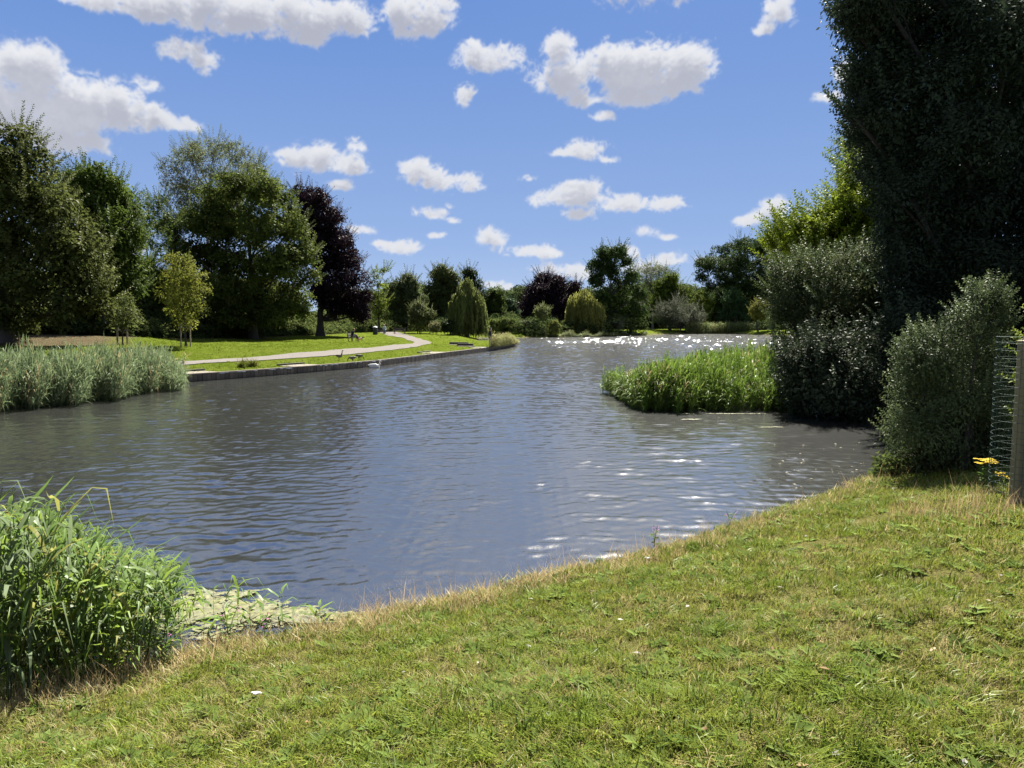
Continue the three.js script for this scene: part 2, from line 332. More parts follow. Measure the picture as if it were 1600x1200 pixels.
const SPRAY = {
  broad: spray(1, { n: 26, R: 0.55, len: 0.24, wid: 0.085 }),
  broadFar: spray(2, { n: 22, R: 0.8, len: 0.42, wid: 0.15 }),
  fine: spray(3, { n: 34, R: 0.6, len: 0.2, wid: 0.045, flat: 0.8 }),
  ash: spray(4, { n: 30, R: 0.7, len: 0.3, wid: 0.05, flat: 0.5, droop: 0.5 }),
  near: spray(5, { n: 34, R: 0.3, len: 0.085, wid: 0.021, flat: 0.9 }),
  nearBroad: spray(6, { n: 30, R: 0.36, len: 0.12, wid: 0.034, flat: 0.8 }),
  mid: spray(7, { n: 34, R: 0.45, len: 0.15, wid: 0.042, flat: 0.8 }),
  boughNear: spray(15, { n: 90, R: 0.42, len: 0.085, wid: 0.018, flat: 1.2 }),
  boughDark: spray(16, { n: 90, R: 0.6, len: 0.13, wid: 0.034, flat: 1.1 }),
  boughMid: spray(17, { n: 95, R: 0.6, len: 0.13, wid: 0.027, flat: 1.2 }),
  bramble: spray(8, { n: 16, R: 0.28, len: 0.11, wid: 0.045, flat: 0.6, droop: 0.1 }),
};
const SHOOT = (() => { const r = rng(71), s = soup(), d = V(), up = V(), side = V(), o = V(); for (let k = 0; k < 26; k++) { const t = k / 26, a = k * 2.4; o.set(0.05 * t * t, t, 0); d.set(Math.cos(a) * 0.8, 0.55, Math.sin(a) * 0.8).normalize(); up.set(r() - 0.5, 1, r() - 0.5); side.crossVectors(d, up).normalize(); up.crossVectors(side, d); leafInto(s, o, d, side, up, (0.17 - 0.07 * t) * (0.8 + 0.4 * r()), 0.035); } return toGeo(s); })();   // a leafy shoot one unit long
function shoots(lobes, mat, A, B, n, len, seed) {
  const r = rng(seed), list = [];
  for (let k = 0; k < n; k++) {
    const [x, y, z, rx, ry, rz] = lobes[Math.floor(r() * lobes.length)], u = 1 - 1.5 * r(), a = r() * 6.283, w = Math.sqrt(1 - u * u), p = V(x + w * Math.cos(a) * rx * 0.85, y + u * ry * 0.85, z + w * Math.sin(a) * rz * 0.85);
    if (p.y < 0.1) continue;
    list.push([p, V(w * Math.cos(a) * 0.8 + (r() - 0.5) * 0.5, u * 0.5 + 0.75, w * Math.sin(a) * 0.8 + (r() - 0.5) * 0.5).normalize(), r() * 6.283, len * (0.5 + 0.8 * r()), shade(A, B, r(), 0.8 + 0.5 * r())]);
  }
  return instances(SHOOT, mat, list);
}
const bark = (c) => new THREE.MeshStandardMaterial({ color: lin(...c), roughness: 0.95, bumpMap: barkBump, bumpScale: 0.03 });
const BARK = bark([0.06, 0.05, 0.04]), BARK_GREY = bark([0.12, 0.11, 0.095]), BARK_DARK = bark([0.035, 0.03, 0.025]);

function tube(s, pts, r0, r1, seg = 6, steps = 8) {                  // a tapered limb along a curve
  const curve = new THREE.CatmullRomCurve3(pts), fr = curve.computeFrenetFrames(steps), b = s.p.length / 3, uvb = s.uv;
  for (let k = 0; k <= steps; k++) {
    const t = k / steps, c = curve.getPoint(t), r = lerp(r0, r1, Math.pow(t, 0.8));
    for (let j = 0; j <= seg; j++) {
      const a = j / seg * 6.283, x = Math.cos(a) * r, y = Math.sin(a) * r, N = fr.normals[k], B = fr.binormals[k];
      s.p.push(c.x + N.x * x + B.x * y, c.y + N.y * x + B.y * y, c.z + N.z * x + B.z * y); uvb?.push(j / seg, t * curve.getLength() * 0.7);
    }
  }
  for (let k = 0; k < steps; k++) for (let j = 0; j < seg; j++) { const a = b + k * (seg + 1) + j, c = a + seg + 1; s.i.push(a, a + 1, c, a + 1, c + 1, c); }
}
function tubeGeo(s) { const g = toGeo(s); if (s.uv) g.setAttribute('uv', new THREE.Float32BufferAttribute(s.uv, 2)); return g; }

const _m = new THREE.Matrix4(), _q = new THREE.Quaternion(), _s = V(), _col = new THREE.Color(), Y = V(0, 1, 0);
function instances(geo, mat, list) {                                 // list: [position, axis, spin, scale (number or Vector3), colour]
  const im = new THREE.InstancedMesh(geo, mat, list.length);
  list.forEach(([p, axis, spin, sc, col], k) => {
    _q.setFromUnitVectors(Y, axis).multiply(new THREE.Quaternion().setFromAxisAngle(Y, spin));
    _m.compose(p, _q, typeof sc === 'number' ? _s.setScalar(sc) : sc); im.setMatrixAt(k, _m); im.setColorAt(k, col);
  });
  im.castShadow = im.receiveShadow = true;
  return im;
}
function merged(geo, mat, list) {                                    // the same list as one mesh of real leaves, tinted by vertex colour
  const bp = geo.attributes.position, bn = geo.attributes.normal, bi = geo.index.array, nv = bp.count, N = list.length;
  const P = new Float32Array(N * nv * 3), Q = new Float32Array(N * nv * 3), C = new Float32Array(N * nv * 3), I = new Uint32Array(N * bi.length), v = V(), q2 = new THREE.Quaternion();
  list.forEach(([p, axis, spin, sc, col], k) => {
    _q.setFromUnitVectors(Y, axis).multiply(q2.setFromAxisAngle(Y, spin)); const S = typeof sc === 'number' ? _s.setScalar(sc) : sc;
    for (let j = 0; j < nv; j++) {
      const o = (k * nv + j) * 3;
      v.fromBufferAttribute(bp, j).multiply(S).applyQuaternion(_q).add(p); P[o] = v.x; P[o + 1] = v.y; P[o + 2] = v.z;
      v.fromBufferAttribute(bn, j).applyQuaternion(_q); Q[o] = v.x; Q[o + 1] = v.y; Q[o + 2] = v.z;
      C[o] = col.r; C[o + 1] = col.g; C[o + 2] = col.b;
    }
    for (let j = 0; j < bi.length; j++) I[k * bi.length + j] = bi[j] + k * nv;
  });
  const g = new THREE.BufferGeometry();
  g.setAttribute('position', new THREE.BufferAttribute(P, 3)); g.setAttribute('normal', new THREE.BufferAttribute(Q, 3)); g.setAttribute('color', new THREE.BufferAttribute(C, 3)); g.setIndex(new THREE.BufferAttribute(I, 1));
  const m = new THREE.Mesh(g, mat); m.castShadow = m.receiveShadow = true; tris += I.length / 3;
  return m;
}
let tris = 0;
const shade = (A, B, t, v) => new THREE.Color().setRGB(lerp(A[0], B[0], t) * v, lerp(A[1], B[1], t) * v, lerp(A[2], B[2], t) * v);

// lobes: [x, y, z, rx, ry, rz] in metres from the tree's base
function foliage(lobes, { geo, mat = LEAF, A, B, size = 1, cover = 1.7, gap = -0.25, unit = 0.5, seed = 1, noise = 1.1, bough = false, rough = 0.3 }) {
  const r = rng(seed), list = [], parts = [];
  for (const [x, y, z, rx, ry, rz] of lobes) {                       // a lobe is a bunch of boughs
    if (rx < 2.4 * unit * size) { parts.push([x, y, z, rx, ry, rz, 1.5]); continue; }
    const m = 7;
    for (let k = 0; k < m; k++) {
      const u = clamp(1 - 2 * (k + 0.5) / m + (r() - 0.5) * 0.4, -1, 1), a = k * 2.4 + r() * 1.2, w = Math.sqrt(1 - u * u), f = 0.40 + 0.22 * r(), d = 1.02 - f * (0.75 + 0.5 * r());
      parts.push([x + w * Math.cos(a) * rx * d, y + u * ry * d, z + w * Math.sin(a) * rz * d, rx * f, ry * f * 0.8, rz * f]);
    }
  }
  for (const [x, y, z, rx, ry, rz, dense = 0.62] of parts) {
    const n = Math.round(cover * dense * 4 * Math.PI * (rx * ry + ry * rz + rx * rz) / 3 / (Math.PI * (unit * size) ** 2)), tone = 0.78 + 0.44 * r(), hue = r();
    for (let k = 0; k < n; k++) {
      const u = 2 * r() - 1, a = r() * 6.283, w = Math.sqrt(1 - u * u), dx = w * Math.cos(a), dy = u, dz = w * Math.sin(a);
      const q = (0.45 + 0.55 * Math.sqrt(r())) * (1 + rough * n3(x * 0.3 + dx * 1.7 + seed, y * 0.3 + dy * 1.7, z * 0.3 + dz * 1.7)) + (r() < 0.06 ? 0.22 * r() : 0);
      const p = V(x + dx * rx * q, y + dy * ry * q, z + dz * rz * q);
      if (p.y < 0.05) continue;
      if (n3(p.x * noise + seed, p.y * noise, p.z * noise) < gap) continue;
      const ax = V(dx * 0.7 + (r() - 0.5) * 0.9, dy * 0.5 + 0.75 + (r() - 0.5) * 0.6, dz * 0.7 + (r() - 0.5) * 0.9).normalize();
      list.push([p, ax, r() * 6.283, size * (0.75 + 0.5 * r()), shade(A, B, clamp(hue * 0.5 + r() * 0.6), tone * (0.8 + 0.4 * r()))]);
    }
  }
  sprays += list.length;
  return bough ? instances(geo, mat, list) : merged(geo, mat, list);
}
let sprays = 0;
function skeleton(lobes, H, r0, seed, { lean = 0, forks = 4, stems = 1, top = 0.8, spread = 0.7 } = {}) {   // trunk and limbs: a limb to every lobe, twigs inside it
  const r = rng(seed), s = soup(); s.uv = [];
  const bend = lean || (r() - 0.5) * 0.06 * H, trunks = [];
  for (let k = 0; k < stems; k++) {
    const a = r() * 6.283, o = stems > 1 ? 0.25 : 0, out = stems > 1 ? H * 0.12 : 0;
    const pts = [V(Math.cos(a) * o, -0.25, Math.sin(a) * o), V(Math.cos(a) * (o + out * 0.3) + bend * 0.2, H * 0.25, Math.sin(a) * (o + out * 0.3)), V(bend * 0.6 + Math.cos(a) * out, H * 0.5, (r() - 0.5) * 0.04 * H + Math.sin(a) * out), V(bend + Math.cos(a) * out * 1.4, H * top, (r() - 0.5) * 0.05 * H + Math.sin(a) * out * 1.4)];
    tube(s, pts, r0, r0 * 0.18, 9, 14); trunks.push(new THREE.CatmullRomCurve3(pts));
    if (stems === 1) tube(s, [V(0, -0.25, 0), V(0, 0.12 * r0 * 8, 0), V(0, r0 * 3, 0)], r0 * 1.55, r0 * 0.9, 9, 5);
  }
  for (const [x, y, z, rx, ry, rz] of lobes) {
    const c = trunks[Math.floor(r() * trunks.length)], t = clamp((y - spread * Math.hypot(x, z)) / (H * top), 0.16, 0.92), from = c.getPoint(t), to = V(x, y, z), m = from.clone().lerp(to, 0.5); m.y -= 0.06 * from.distanceTo(to); m.x += (r() - 0.5) * rx * 0.4; m.z += (r() - 0.5) * rz * 0.4;
    const R = r0 * lerp(0.42, 0.2, t);
    tube(s, [from, m, to], R, R * 0.3, 6, 7);
    for (let k = 0; k < forks; k++) {
      const u = r() * 1.5 - 0.5, a = r() * 6.283, w = Math.sqrt(Math.max(0, 1 - u * u)), e = V(x + w * Math.cos(a) * rx * 0.92, y + u * ry * 0.92, z + w * Math.sin(a) * rz * 0.92), st = m.clone().lerp(to, 0.3 + 0.6 * r()), mm = st.clone().lerp(e, 0.5); mm.y += 0.05 * ry;
      tube(s, [st, mm, e], R * 0.3, 0.008 + R * 0.05, 4, 5);
    }
  }
  return tubeGeo(s);
}
// pxLobes: [px, py, r] in photo pixels at the tree's depth; the tree is as deep as it is wide
function tree({ name, label, category = 'tree', group, px, depth, base, lobes, deep = 0.8, trunk = 0.3, wood = BARK, leaf, seed, bones = {}, behind = 0.6 }) {
  const b = at(px, 500, depth), y0 = base ?? ground(b.x, b.z), o = thing(name, label, category, V(b.x, y0, b.z), 0, group), r = rng(seed * 7 + 1), L = [];
  const xs = lobes.map((l) => l[0]), half = (Math.max(...xs) - Math.min(...xs)) / 2 * depth / FPX, midX = (Math.max(...xs) + Math.min(...xs)) / 2;
  for (const [lx, ly, lr, q = 1] of lobes) {
    const w = at(lx, ly, depth), R = lr * depth / FPX, off = Math.abs(lx - midX) * depth / FPX, room = Math.sqrt(Math.max(0, half * half - off * off)) * deep;
    const zz = (r() * 2 - 1) * room;
    const place = (dz) => { const p = at(lx, ly, depth + dz), k = (depth + dz) / depth; L.push([p.x - b.x, p.y - y0, p.z - b.z, R * k, R * k * 0.86 * q, R * k]); };
    place(zz); if (r() < behind && room > R * 0.7) place(zz > 0 ? zz - room * (0.7 + 0.5 * r()) : zz + room * (0.7 + 0.5 * r()));
  }
  const top = Math.max(...L.map((l) => l[1] + l[4] * 0.4));
  part('trunk', skeleton(L, top, trunk, seed, bones), wood, o);
  const f = foliage(L, { seed, ...leaf }); f.name = 'crown'; f.userData.kind = 'stuff'; o.add(f);
  const more = leaf.shoots ?? (lobes.length > 5 ? depth < 110 ? [L.length * 26, 1.25] : [L.length * 12, 1.7] : null);
  if (more) { const q = shoots(L, leaf.mat === LEAF_MATT ? LEAF_I : LEAF_G, leaf.A, leaf.B, more[0], more[1] * (leaf.shoots ? 1 : clamp(top / 8, 0.35, 1)), seed + 9); q.name = 'leafy_shoots'; q.userData.kind = 'stuff'; o.add(q); }
  return o;
}
function autoLobes(px, py, rx, ry, n, seed, k = 0.42) {               // rounded crown as n lobes over an ellipse in pixels
  const r = rng(seed), out = [[px, py, Math.min(rx, ry) * 0.7]];
  for (let i = 0; i < n; i++) { const a = i * 2.39996 + r() * 0.5, q = Math.sqrt((i + 0.5) / n), lr = k * Math.min(rx, ry) * (0.75 + 0.5 * r()); out.push([px + Math.cos(a) * (rx - lr * 0.8) * q, py + Math.sin(a) * (ry - lr * 0.8) * q, lr]); }
  return out;
}

// ---- weeping willow: strands hang from a domed head of limbs
const STRAND = (() => { const r = rng(91), s = soup(), d = V(), up = V(), side = V(), o = V(); for (let k = 0; k < 30; k++) { const t = k / 30, a = r() * 6.283; o.set(0.05 * Math.sin(t * 5) + (r() - 0.5) * 0.1, -t, (r() - 0.5) * 0.1); d.set(Math.cos(a) * 0.5, -0.8, Math.sin(a) * 0.5).normalize(); up.set(r() - 0.5, 0.4, r() - 0.5); side.crossVectors(d, up).normalize(); up.crossVectors(side, d); leafInto(s, o, d, side, up, 0.11 + 0.05 * r(), 0.035); } return toGeo(s); })();
function willow({ label, px, top, bottom, rpx, depth, A, B, seed, n = 900, group, steep = 0.42 }) {
  const b = at(px, 500, depth), y0 = ground(b.x, b.z), o = thing('weeping_willow', label, 'tree', V(b.x, y0, b.z), 0, group), r = rng(seed);
  const H = at(px, top, depth).y - y0, R = rpx * depth / FPX, low = Math.max(0.15, at(px, bottom, depth).y - y0), L = [], list = [];
  for (let k = 0; k < 9; k++) { const a = k * 2.4, q = 0.2 + 0.5 * r(); L.push([Math.cos(a) * R * q, H * (0.86 - 0.3 * q * q) - 0.5, Math.sin(a) * R * q, R * 0.32, R * 0.3, R * 0.32]); }
  part('trunk', skeleton(L, H, 0.28, seed, { forks: 5 }), BARK, o);
  const heads = [[0, 0, 1, 0.5]]; for (let k = 0; k < 11; k++) { const a = k * 2.4 + r(), q = 0.35 + 0.4 * r(); heads.push([Math.cos(a) * R * q, Math.sin(a) * R * q, (1.02 - steep * q * q) * (0.72 + 0.28 * r()), 0.18 + 0.3 * r()]); }
  for (let k = 0; k < n; k++) {
    const [hx, hz, hh, hr] = heads[Math.floor(r() * heads.length)], a = r() * 6.283, q = Math.pow(r(), 0.6), x = hx + Math.cos(a) * R * hr * q, z = hz + Math.sin(a) * R * hr * q;
    const y = H * hh * (1 - 0.2 * q * q) * (0.95 + 0.06 * r()), len = Math.min(y - low * (0.3 + 2.2 * r()), H * (0.12 + 0.75 * r()));
    const fl = 0.16 * r(), lean = V(-Math.cos(a) * fl + (r() - 0.5) * 0.1, 1, -Math.sin(a) * fl + (r() - 0.5) * 0.1).normalize(), w = 1.1 + r() * 1.3;
    list.push([V(x, y, z), lean, r() * 6.283, V(w, Math.max(0.6, len), w), shade(A, B, r(), 0.75 + 0.5 * r())]);
  }
  const f = merged(STRAND, LEAF_MATT, list); f.name = 'crown'; f.userData.kind = 'stuff'; o.add(f);
  return o;
}

// ---- reeds: a cane with long arching blades, combed by the wind
function reedGeo(seed, { blades = 9, len = 0.42, wid = 0.014, steps = 4, h = 1, up: more = 0 }) {
  const r = rng(seed), s = soup();
  tube(s, [V(0, 0, 0), V(0.015, h * 0.5, 0), V(0.07 + 0.03 * r(), h * 0.97, 0.02)], 0.006, 0.0025, 3, 4);
  for (let k = 0; k < blades; k++) {
    const t = 0.18 + 0.8 * (k + 0.5 * r()) / blades, a = k * 2.6 + r(), L = len * (0.7 + 0.5 * r()) * (t > 0.9 ? 0.8 : 1), y0 = t * h, x0 = 0.07 * t * t;
    const dir = V(Math.cos(a) * 0.8 + 0.5, 0, Math.sin(a) * 0.8).normalize(), rise = 0.5 + more + 0.55 * r(), b = s.p.length / 3, sd = V(-dir.z, 0.25 * (r() - 0.5), dir.x);
    for (let j = 0; j <= steps; j++) {
      const q = j / steps, out = L * (q * (0.85 - 0.6 * more)), up = L * (rise * q - (0.55 + 0.75 * r() * (j === steps ? 1 : 0.6)) * q * q), w = wid * (q === 0 ? 0.5 : 1) * (1 - q * q * 0.97), tw = q * 0.7;
      const cx = x0 + dir.x * out, cy = y0 + up, cz = dir.z * out;
      s.p.push(cx + sd.x * w, cy + sd.y * w + w * tw, cz + sd.z * w, cx - sd.x * w, cy - sd.y * w - w * tw, cz - sd.z * w);
    }
    for (let j = 0; j < steps; j++) { const e = b + j * 2; s.i.push(e, e + 1, e + 2, e + 1, e + 3, e + 2); }
  }
  return toGeo(s);
}
const REED_MAT = new THREE.MeshPhysicalMaterial({ color: lin(1, 1, 1), roughness: 1, transmission: 0.4, thickness: 0, clearcoat: 0.2, clearcoatRoughness: 0.4, specularIntensity: 0, side: THREE.DoubleSide });

// ---------------------------------------------------------------- the footpath, the timber quay and its angling pegs
const PATH = [[150, 577], [258, 569.5], [330, 565], [420, 560], [500, 553.5], [570, 547], [625, 541.5], [652, 538], [660, 535.2], [648, 531], [630, 526], [614, 521.5], [600, 518.2]].map(([a, b]) => hit(a, b));
const pathCurve = new THREE.CatmullRomCurve3(PATH), pathPts = pathCurve.getSpacedPoints(160);
function onPath(x, z) { for (const p of pathPts) if ((p.x - x) ** 2 + (p.z - z) ** 2 < 0.95 * 0.95) return true; return false; }
{
  const s = soup(); s.uv = []; const W = 9, n = pathPts.length;
  for (let k = 0; k < n; k++) {
    const a = pathPts[Math.max(0, k - 1)], b = pathPts[Math.min(n - 1, k + 1)], t = b.clone().sub(a).setY(0).normalize(), sd = V(-t.z, 0, t.x), w = lerp(0.88, 1.5, smooth(95, 118, k));
    for (let j = 0; j <= W; j++) { const q = (j / W * 2 - 1) * w * (1 + 0.12 * n2(k * 0.35, j > W / 2 ? 9 : 0)), x = pathPts[k].x + sd.x * q, z = pathPts[k].z + sd.z * q; s.p.push(x, ground(x, z) + 0.035, z); s.uv.push(x / 2, z / 2); }
  }
  for (let k = 0; k + 1 < n; k++) for (let j = 0; j < W; j++) { const a = k * (W + 1) + j, b = a + W + 1; s.i.push(a, a + 1, b, a + 1, b + 1, b); }
  const grit = noiseTexture(256, (u, v) => { const m = 0.8 + 0.1 * tile(u, v, 20, 3) + 0.14 * tile(u, v, 120, 4); return [m, m * 0.985, m * 0.97]; });
  structure('footpath', tubeGeo(s), new THREE.MeshPhysicalMaterial({ specularIntensity: 0, color: lin(0.165, 0.153, 0.14), map: grit, roughness: 0.95, side: THREE.DoubleSide }));
}
const quayLine = shore.filter((p) => p[1]).map((p) => V(p[0][0], 0, p[0][1]));
{
  const q = thing('timber_quay', 'long dark timber-boarded edge holding the lawn above the water', 'quay'), curve = new THREE.CatmullRomCurve3(quayLine, false, 'catmullrom', 0.1), L = curve.getLength(), n = 230, step = L / n;
  const mats = [[0.05, 0.042, 0.034], [0.035, 0.03, 0.026], [0.065, 0.055, 0.043]].map((c) => new THREE.MeshStandardMaterial({ color: lin(...c), map: woodMap, roughness: 0.9 })), cap = new THREE.MeshStandardMaterial({ color: lin(0.15, 0.125, 0.095), map: woodMap, roughness: 0.9 });
  const board = new RoundedBoxGeometry(1, 1, 1, 1, 0.08), r = rng(61), capGeo = new RoundedBoxGeometry(1, 1, 1, 1, 0.04);
  for (let k = 0; k < n; k++) {
    const a = curve.getPointAt(k / n), b = curve.getPointAt((k + 1) / n), m = a.clone().lerp(b, 0.5), ang = Math.atan2(-(b.z - a.z), b.x - a.x), w = part('plank', board, mats[Math.floor(r() * 3)], q);
    w.position.set(m.x, 0.03 + (r() - 0.5) * 0.02, m.z); w.rotation.y = ang; w.scale.set(step * 0.94, 0.56, 0.07 + 0.03 * (k % 3 === 0 ? 1 : r() * 0.4));
  }
  for (let k = 0; k < 40; k++) { const a = curve.getPointAt(k / 40), b = curve.getPointAt((k + 1) / 40), m = a.clone().lerp(b, 0.5), c = part('capping_board', capGeo, cap, q); c.position.set(m.x - 0.04, 0.345 + r() * 0.008, m.z); c.rotation.y = Math.atan2(-(b.z - a.z), b.x - a.x); c.scale.set(a.distanceTo(b) * 0.992, 0.055, 0.17); }
  const gravel = new THREE.MeshStandardMaterial({ color: lin(0.15, 0.13, 0.1), roughness: 1, bumpMap: barkBump, bumpScale: 0.02 });
  for (const [t, len, label] of [[0.985, 2.2, 'pale gravel angling peg next to the reed bed end of the quay'], [0.86, 1.8, 'pale gravel angling peg between the reed bed and the geese'], [0.55, 2.4, 'pale gravel angling peg past the swan along the quay'], [0.34, 1.7, 'pale gravel angling peg near the sleepers on the lawn']]) {
    const p = curve.getPointAt(t), tg = curve.getTangentAt(t), o = thing('angling_peg', label, 'angling peg', V(p.x, 0, p.z), Math.atan2(-tg.z, tg.x), 'angling pegs along the quay'), inward = -1;
    const side = V(tg.z, 0, -tg.x), land = lakeDistance(p.x + side.x, p.z + side.z).d > 0 ? 1 : -1, zz = (v) => { const c = V(0, 0, v).applyAxisAngle(Y, o.rotation.y); return c.dot(side) > 0 === (land > 0) ? v : -v; };
    const hgt = ground(p.x + side.x * land * 0.8, p.z + side.z * land * 0.8);
    const g = new RoundedBoxGeometry(len, 0.1, 1.2, 2, 0.04); g.translate(0, hgt - 0.02, zz(0.75)); part('gravel_pad', g, gravel, o);
    const b = new RoundedBoxGeometry(len + 0.2, 0.2, 0.1, 2, 0.02); b.translate(0, hgt + 0.02, zz(1.42)); part('edging_board', b, mats[0], o);
  }
  for (const [px, py, len, turn, label] of [[717, 538.6, 1.9, -0.35, 'dark railway sleeper lying on the lawn, longer of two'], [727, 541, 1.5, -0.2, 'dark railway sleeper beside a pale gravel step on the lawn']]) {
    const p = hit(px, py), o = thing('sleeper', label, 'sleeper', V(p.x, p.y, p.z), turn, 'sleepers on the lawn');
    const g = new RoundedBoxGeometry(len, 0.26, 0.28, 2, 0.03); g.translate(0, 0.12, 0); part('beam', g, mats[1], o);
    const d = new RoundedBoxGeometry(len * 0.9, 0.04, 0.7, 1, 0.015); d.translate(0.1, 0.02, 0.5); part('gravel_step', d, gravel, o);
  }
}

// ---------------------------------------------------------------- trees on the far side of the left lawn
const olive = { A: [0.045, 0.058, 0.014], B: [0.085, 0.095, 0.028] }, mid = { A: [0.036, 0.058, 0.011], B: [0.075, 0.105, 0.018] }, dark = { A: [0.018, 0.030, 0.010], B: [0.038, 0.055, 0.016] };
const pale = { A: [0.07, 0.085, 0.04], B: [0.12, 0.135, 0.07] }, purple = { A: [0.010, 0.006, 0.009], B: [0.024, 0.013, 0.017] }, lime = { A: [0.075, 0.11, 0.014], B: [0.14, 0.175, 0.022] };

tree({ name: 'broadleaf_tree', label: 'tall olive green tree with loose upright top beside the leaf-strewn bank', px: 10, depth: 49, trunk: 0.42, seed: 101, deep: 0.55,
  lobes: [[-70, 270, 70], [-10, 235, 42], [32, 212, 30], [55, 250, 26], [10, 290, 58], [62, 310, 46], [-60, 360, 80], [20, 365, 66], [88, 360, 52], [118, 385, 42], [55, 425, 62], [130, 430, 44], [-30, 440, 80], [150, 470, 34], [98, 478, 44], [25, 485, 46], [-70, 500, 60]],
  leaf: { geo: SPRAY.broad, ...olive, cover: 1.5, gap: -0.3, unit: 0.5, size: 1 } });
tree({ name: 'broadleaf_tree', label: 'dense dark green tree rising between the olive tree and the thin one', px: 160, depth: 63, trunk: 0.4, seed: 102,
  lobes: [[125, 285, 32], [150, 278, 30], [180, 298, 30], [195, 330, 24], [206, 365, 24], [212, 410, 24], [95, 310, 30], [140, 330, 42], [170, 360, 44], [120, 390, 50], [190, 385, 30], [160, 430, 50], [200, 440, 30], [120, 460, 50]], leaf: { geo: SPRAY.broad, ...mid, cover: 1.9, unit: 0.5, gap: -0.4 } });
tree({ name: 'broadleaf_tree', label: 'thin open tree with bare branches and sky showing through', px: 236, depth: 72, trunk: 0.16, seed: 103, behind: 0.2, wood: BARK_DARK,
  lobes: [[222, 330, 14], [246, 316, 14], [238, 345, 18], [258, 350, 16], [224, 375, 14], [250, 385, 18], [232, 415, 18], [214, 440, 18], [252, 440, 22], [232, 465, 24]], leaf: { geo: SPRAY.broad, ...mid, cover: 0.62, gap: -0.1, unit: 0.5 }, bones: { forks: 6 } });
tree({ name: 'hazel_tree', label: 'low spreading hazel filling the gap below the thin open tree', px: 224, depth: 76, trunk: 0.1, seed: 115, bones: { stems: 4 },
  lobes: [[212, 440, 18], [228, 418, 14], [244, 448, 20], [205, 470, 22], [232, 475, 24], [258, 470, 20], [218, 498, 22], [248, 500, 22]], leaf: { geo: SPRAY.broad, ...mid, cover: 1.6, gap: -0.35, unit: 0.5 } });
tree({ name: 'ash_tree', label: 'feathery grey-green ash with rounded head towering above the maple', px: 325, depth: 100, trunk: 0.42, seed: 104, wood: BARK_GREY,
  lobes: [[272, 262, 26], [300, 240, 28], [335, 232, 28], [368, 240, 26], [395, 262, 22], [285, 290, 30], [330, 275, 36], [375, 285, 34], [258, 318, 22], [300, 325, 34], [262, 355, 20], [410, 290, 18], [350, 320, 40]], leaf: { geo: SPRAY.ash, mat: LEAF_MATT, ...pale, cover: 1.0, gap: -0.2, unit: 0.62, size: 1.0 }, bones: { forks: 7 } });
tree({ name: 'ivy_clad_tree', label: 'dead trunk smothered in black-green ivy beside the thin open tree', px: 276, depth: 80, trunk: 0.3, seed: 105, behind: 0,
  lobes: [[276, 350, 14, 1.4], [272, 380, 18, 1.4], [280, 410, 20, 1.3], [274, 440, 24], [282, 470, 24], [268, 495, 26]], leaf: { geo: SPRAY.fine, mat: LEAF_GLOSSY, ...dark, cover: 2.2, gap: -0.8, unit: 0.45 } });
tree({ name: 'maple_tree', label: 'broad mid-green maple with leafy skirts beside the purple beech', px: 395, depth: 78, trunk: 0.45, seed: 106,
  lobes: [[305, 340, 28], [300, 395, 28], [312, 440, 28], [330, 305, 30], [365, 290, 32], [405, 295, 34], [440, 315, 30], [318, 350, 38], [360, 345, 44], [410, 350, 46], [455, 355, 30], [470, 395, 28], [330, 400, 40], [380, 405, 52], [435, 410, 40], [478, 432, 20], [340, 450, 36], [400, 460, 46], [455, 460, 34], [360, 490, 30], [425, 490, 32], [470, 485, 20]],
  leaf: { geo: SPRAY.broad, A: [0.04, 0.055, 0.012], B: [0.085, 0.108, 0.021], cover: 1.75, unit: 0.5, gap: -0.32 } });
tree({ name: 'copper_beech', label: 'dark purple copper beech with bare lower trunk at the lawn edge', px: 500, depth: 94, trunk: 0.48, seed: 107, wood: BARK_DARK,
  lobes: [[470, 305, 20], [492, 312, 24], [515, 340, 24], [478, 345, 30], [530, 375, 24], [500, 375, 36], [545, 405, 22], [515, 415, 36], [558, 435, 20], [535, 445, 30], [568, 462, 15], [505, 455, 26], [550, 475, 24], [562, 490, 14], [525, 480, 22]], leaf: { geo: SPRAY.broad, mat: LEAF_GLOSSY, ...purple, cover: 1.75, unit: 0.5, gap: -0.45 } });
tree({ name: 'broadleaf_tree', label: 'yellow-green drooping tree at the tip of the purple beech', px: 592, depth: 122, trunk: 0.2, seed: 108,
  lobes: [[588, 428, 9], [600, 424, 7], [592, 445, 12], [584, 462, 12], [596, 470, 13], [588, 488, 13], [602, 490, 10]], leaf: { geo: SPRAY.broad, ...lime, cover: 1.1, unit: 0.5, gap: -0.2 } });
const young = 'young staked trees on the lawn';
function staked(o, r, n, h) { for (let k = 0; k < n; k++) { const a = k / n * 6.283 + 0.4; const g = new THREE.CylinderGeometry(0.035, 0.04, h, 7); g.translate(Math.cos(a) * r, h / 2 - 0.05, Math.sin(a) * r); part('stake', g, std([0.22, 0.17, 0.11]), o); } const t = new THREE.TorusGeometry(r, 0.02, 5, 18); t.rotateX(Math.PI / 2); t.translate(0, h * 0.8, 0); part('tie', t, std([0.05, 0.05, 0.05]), o); }
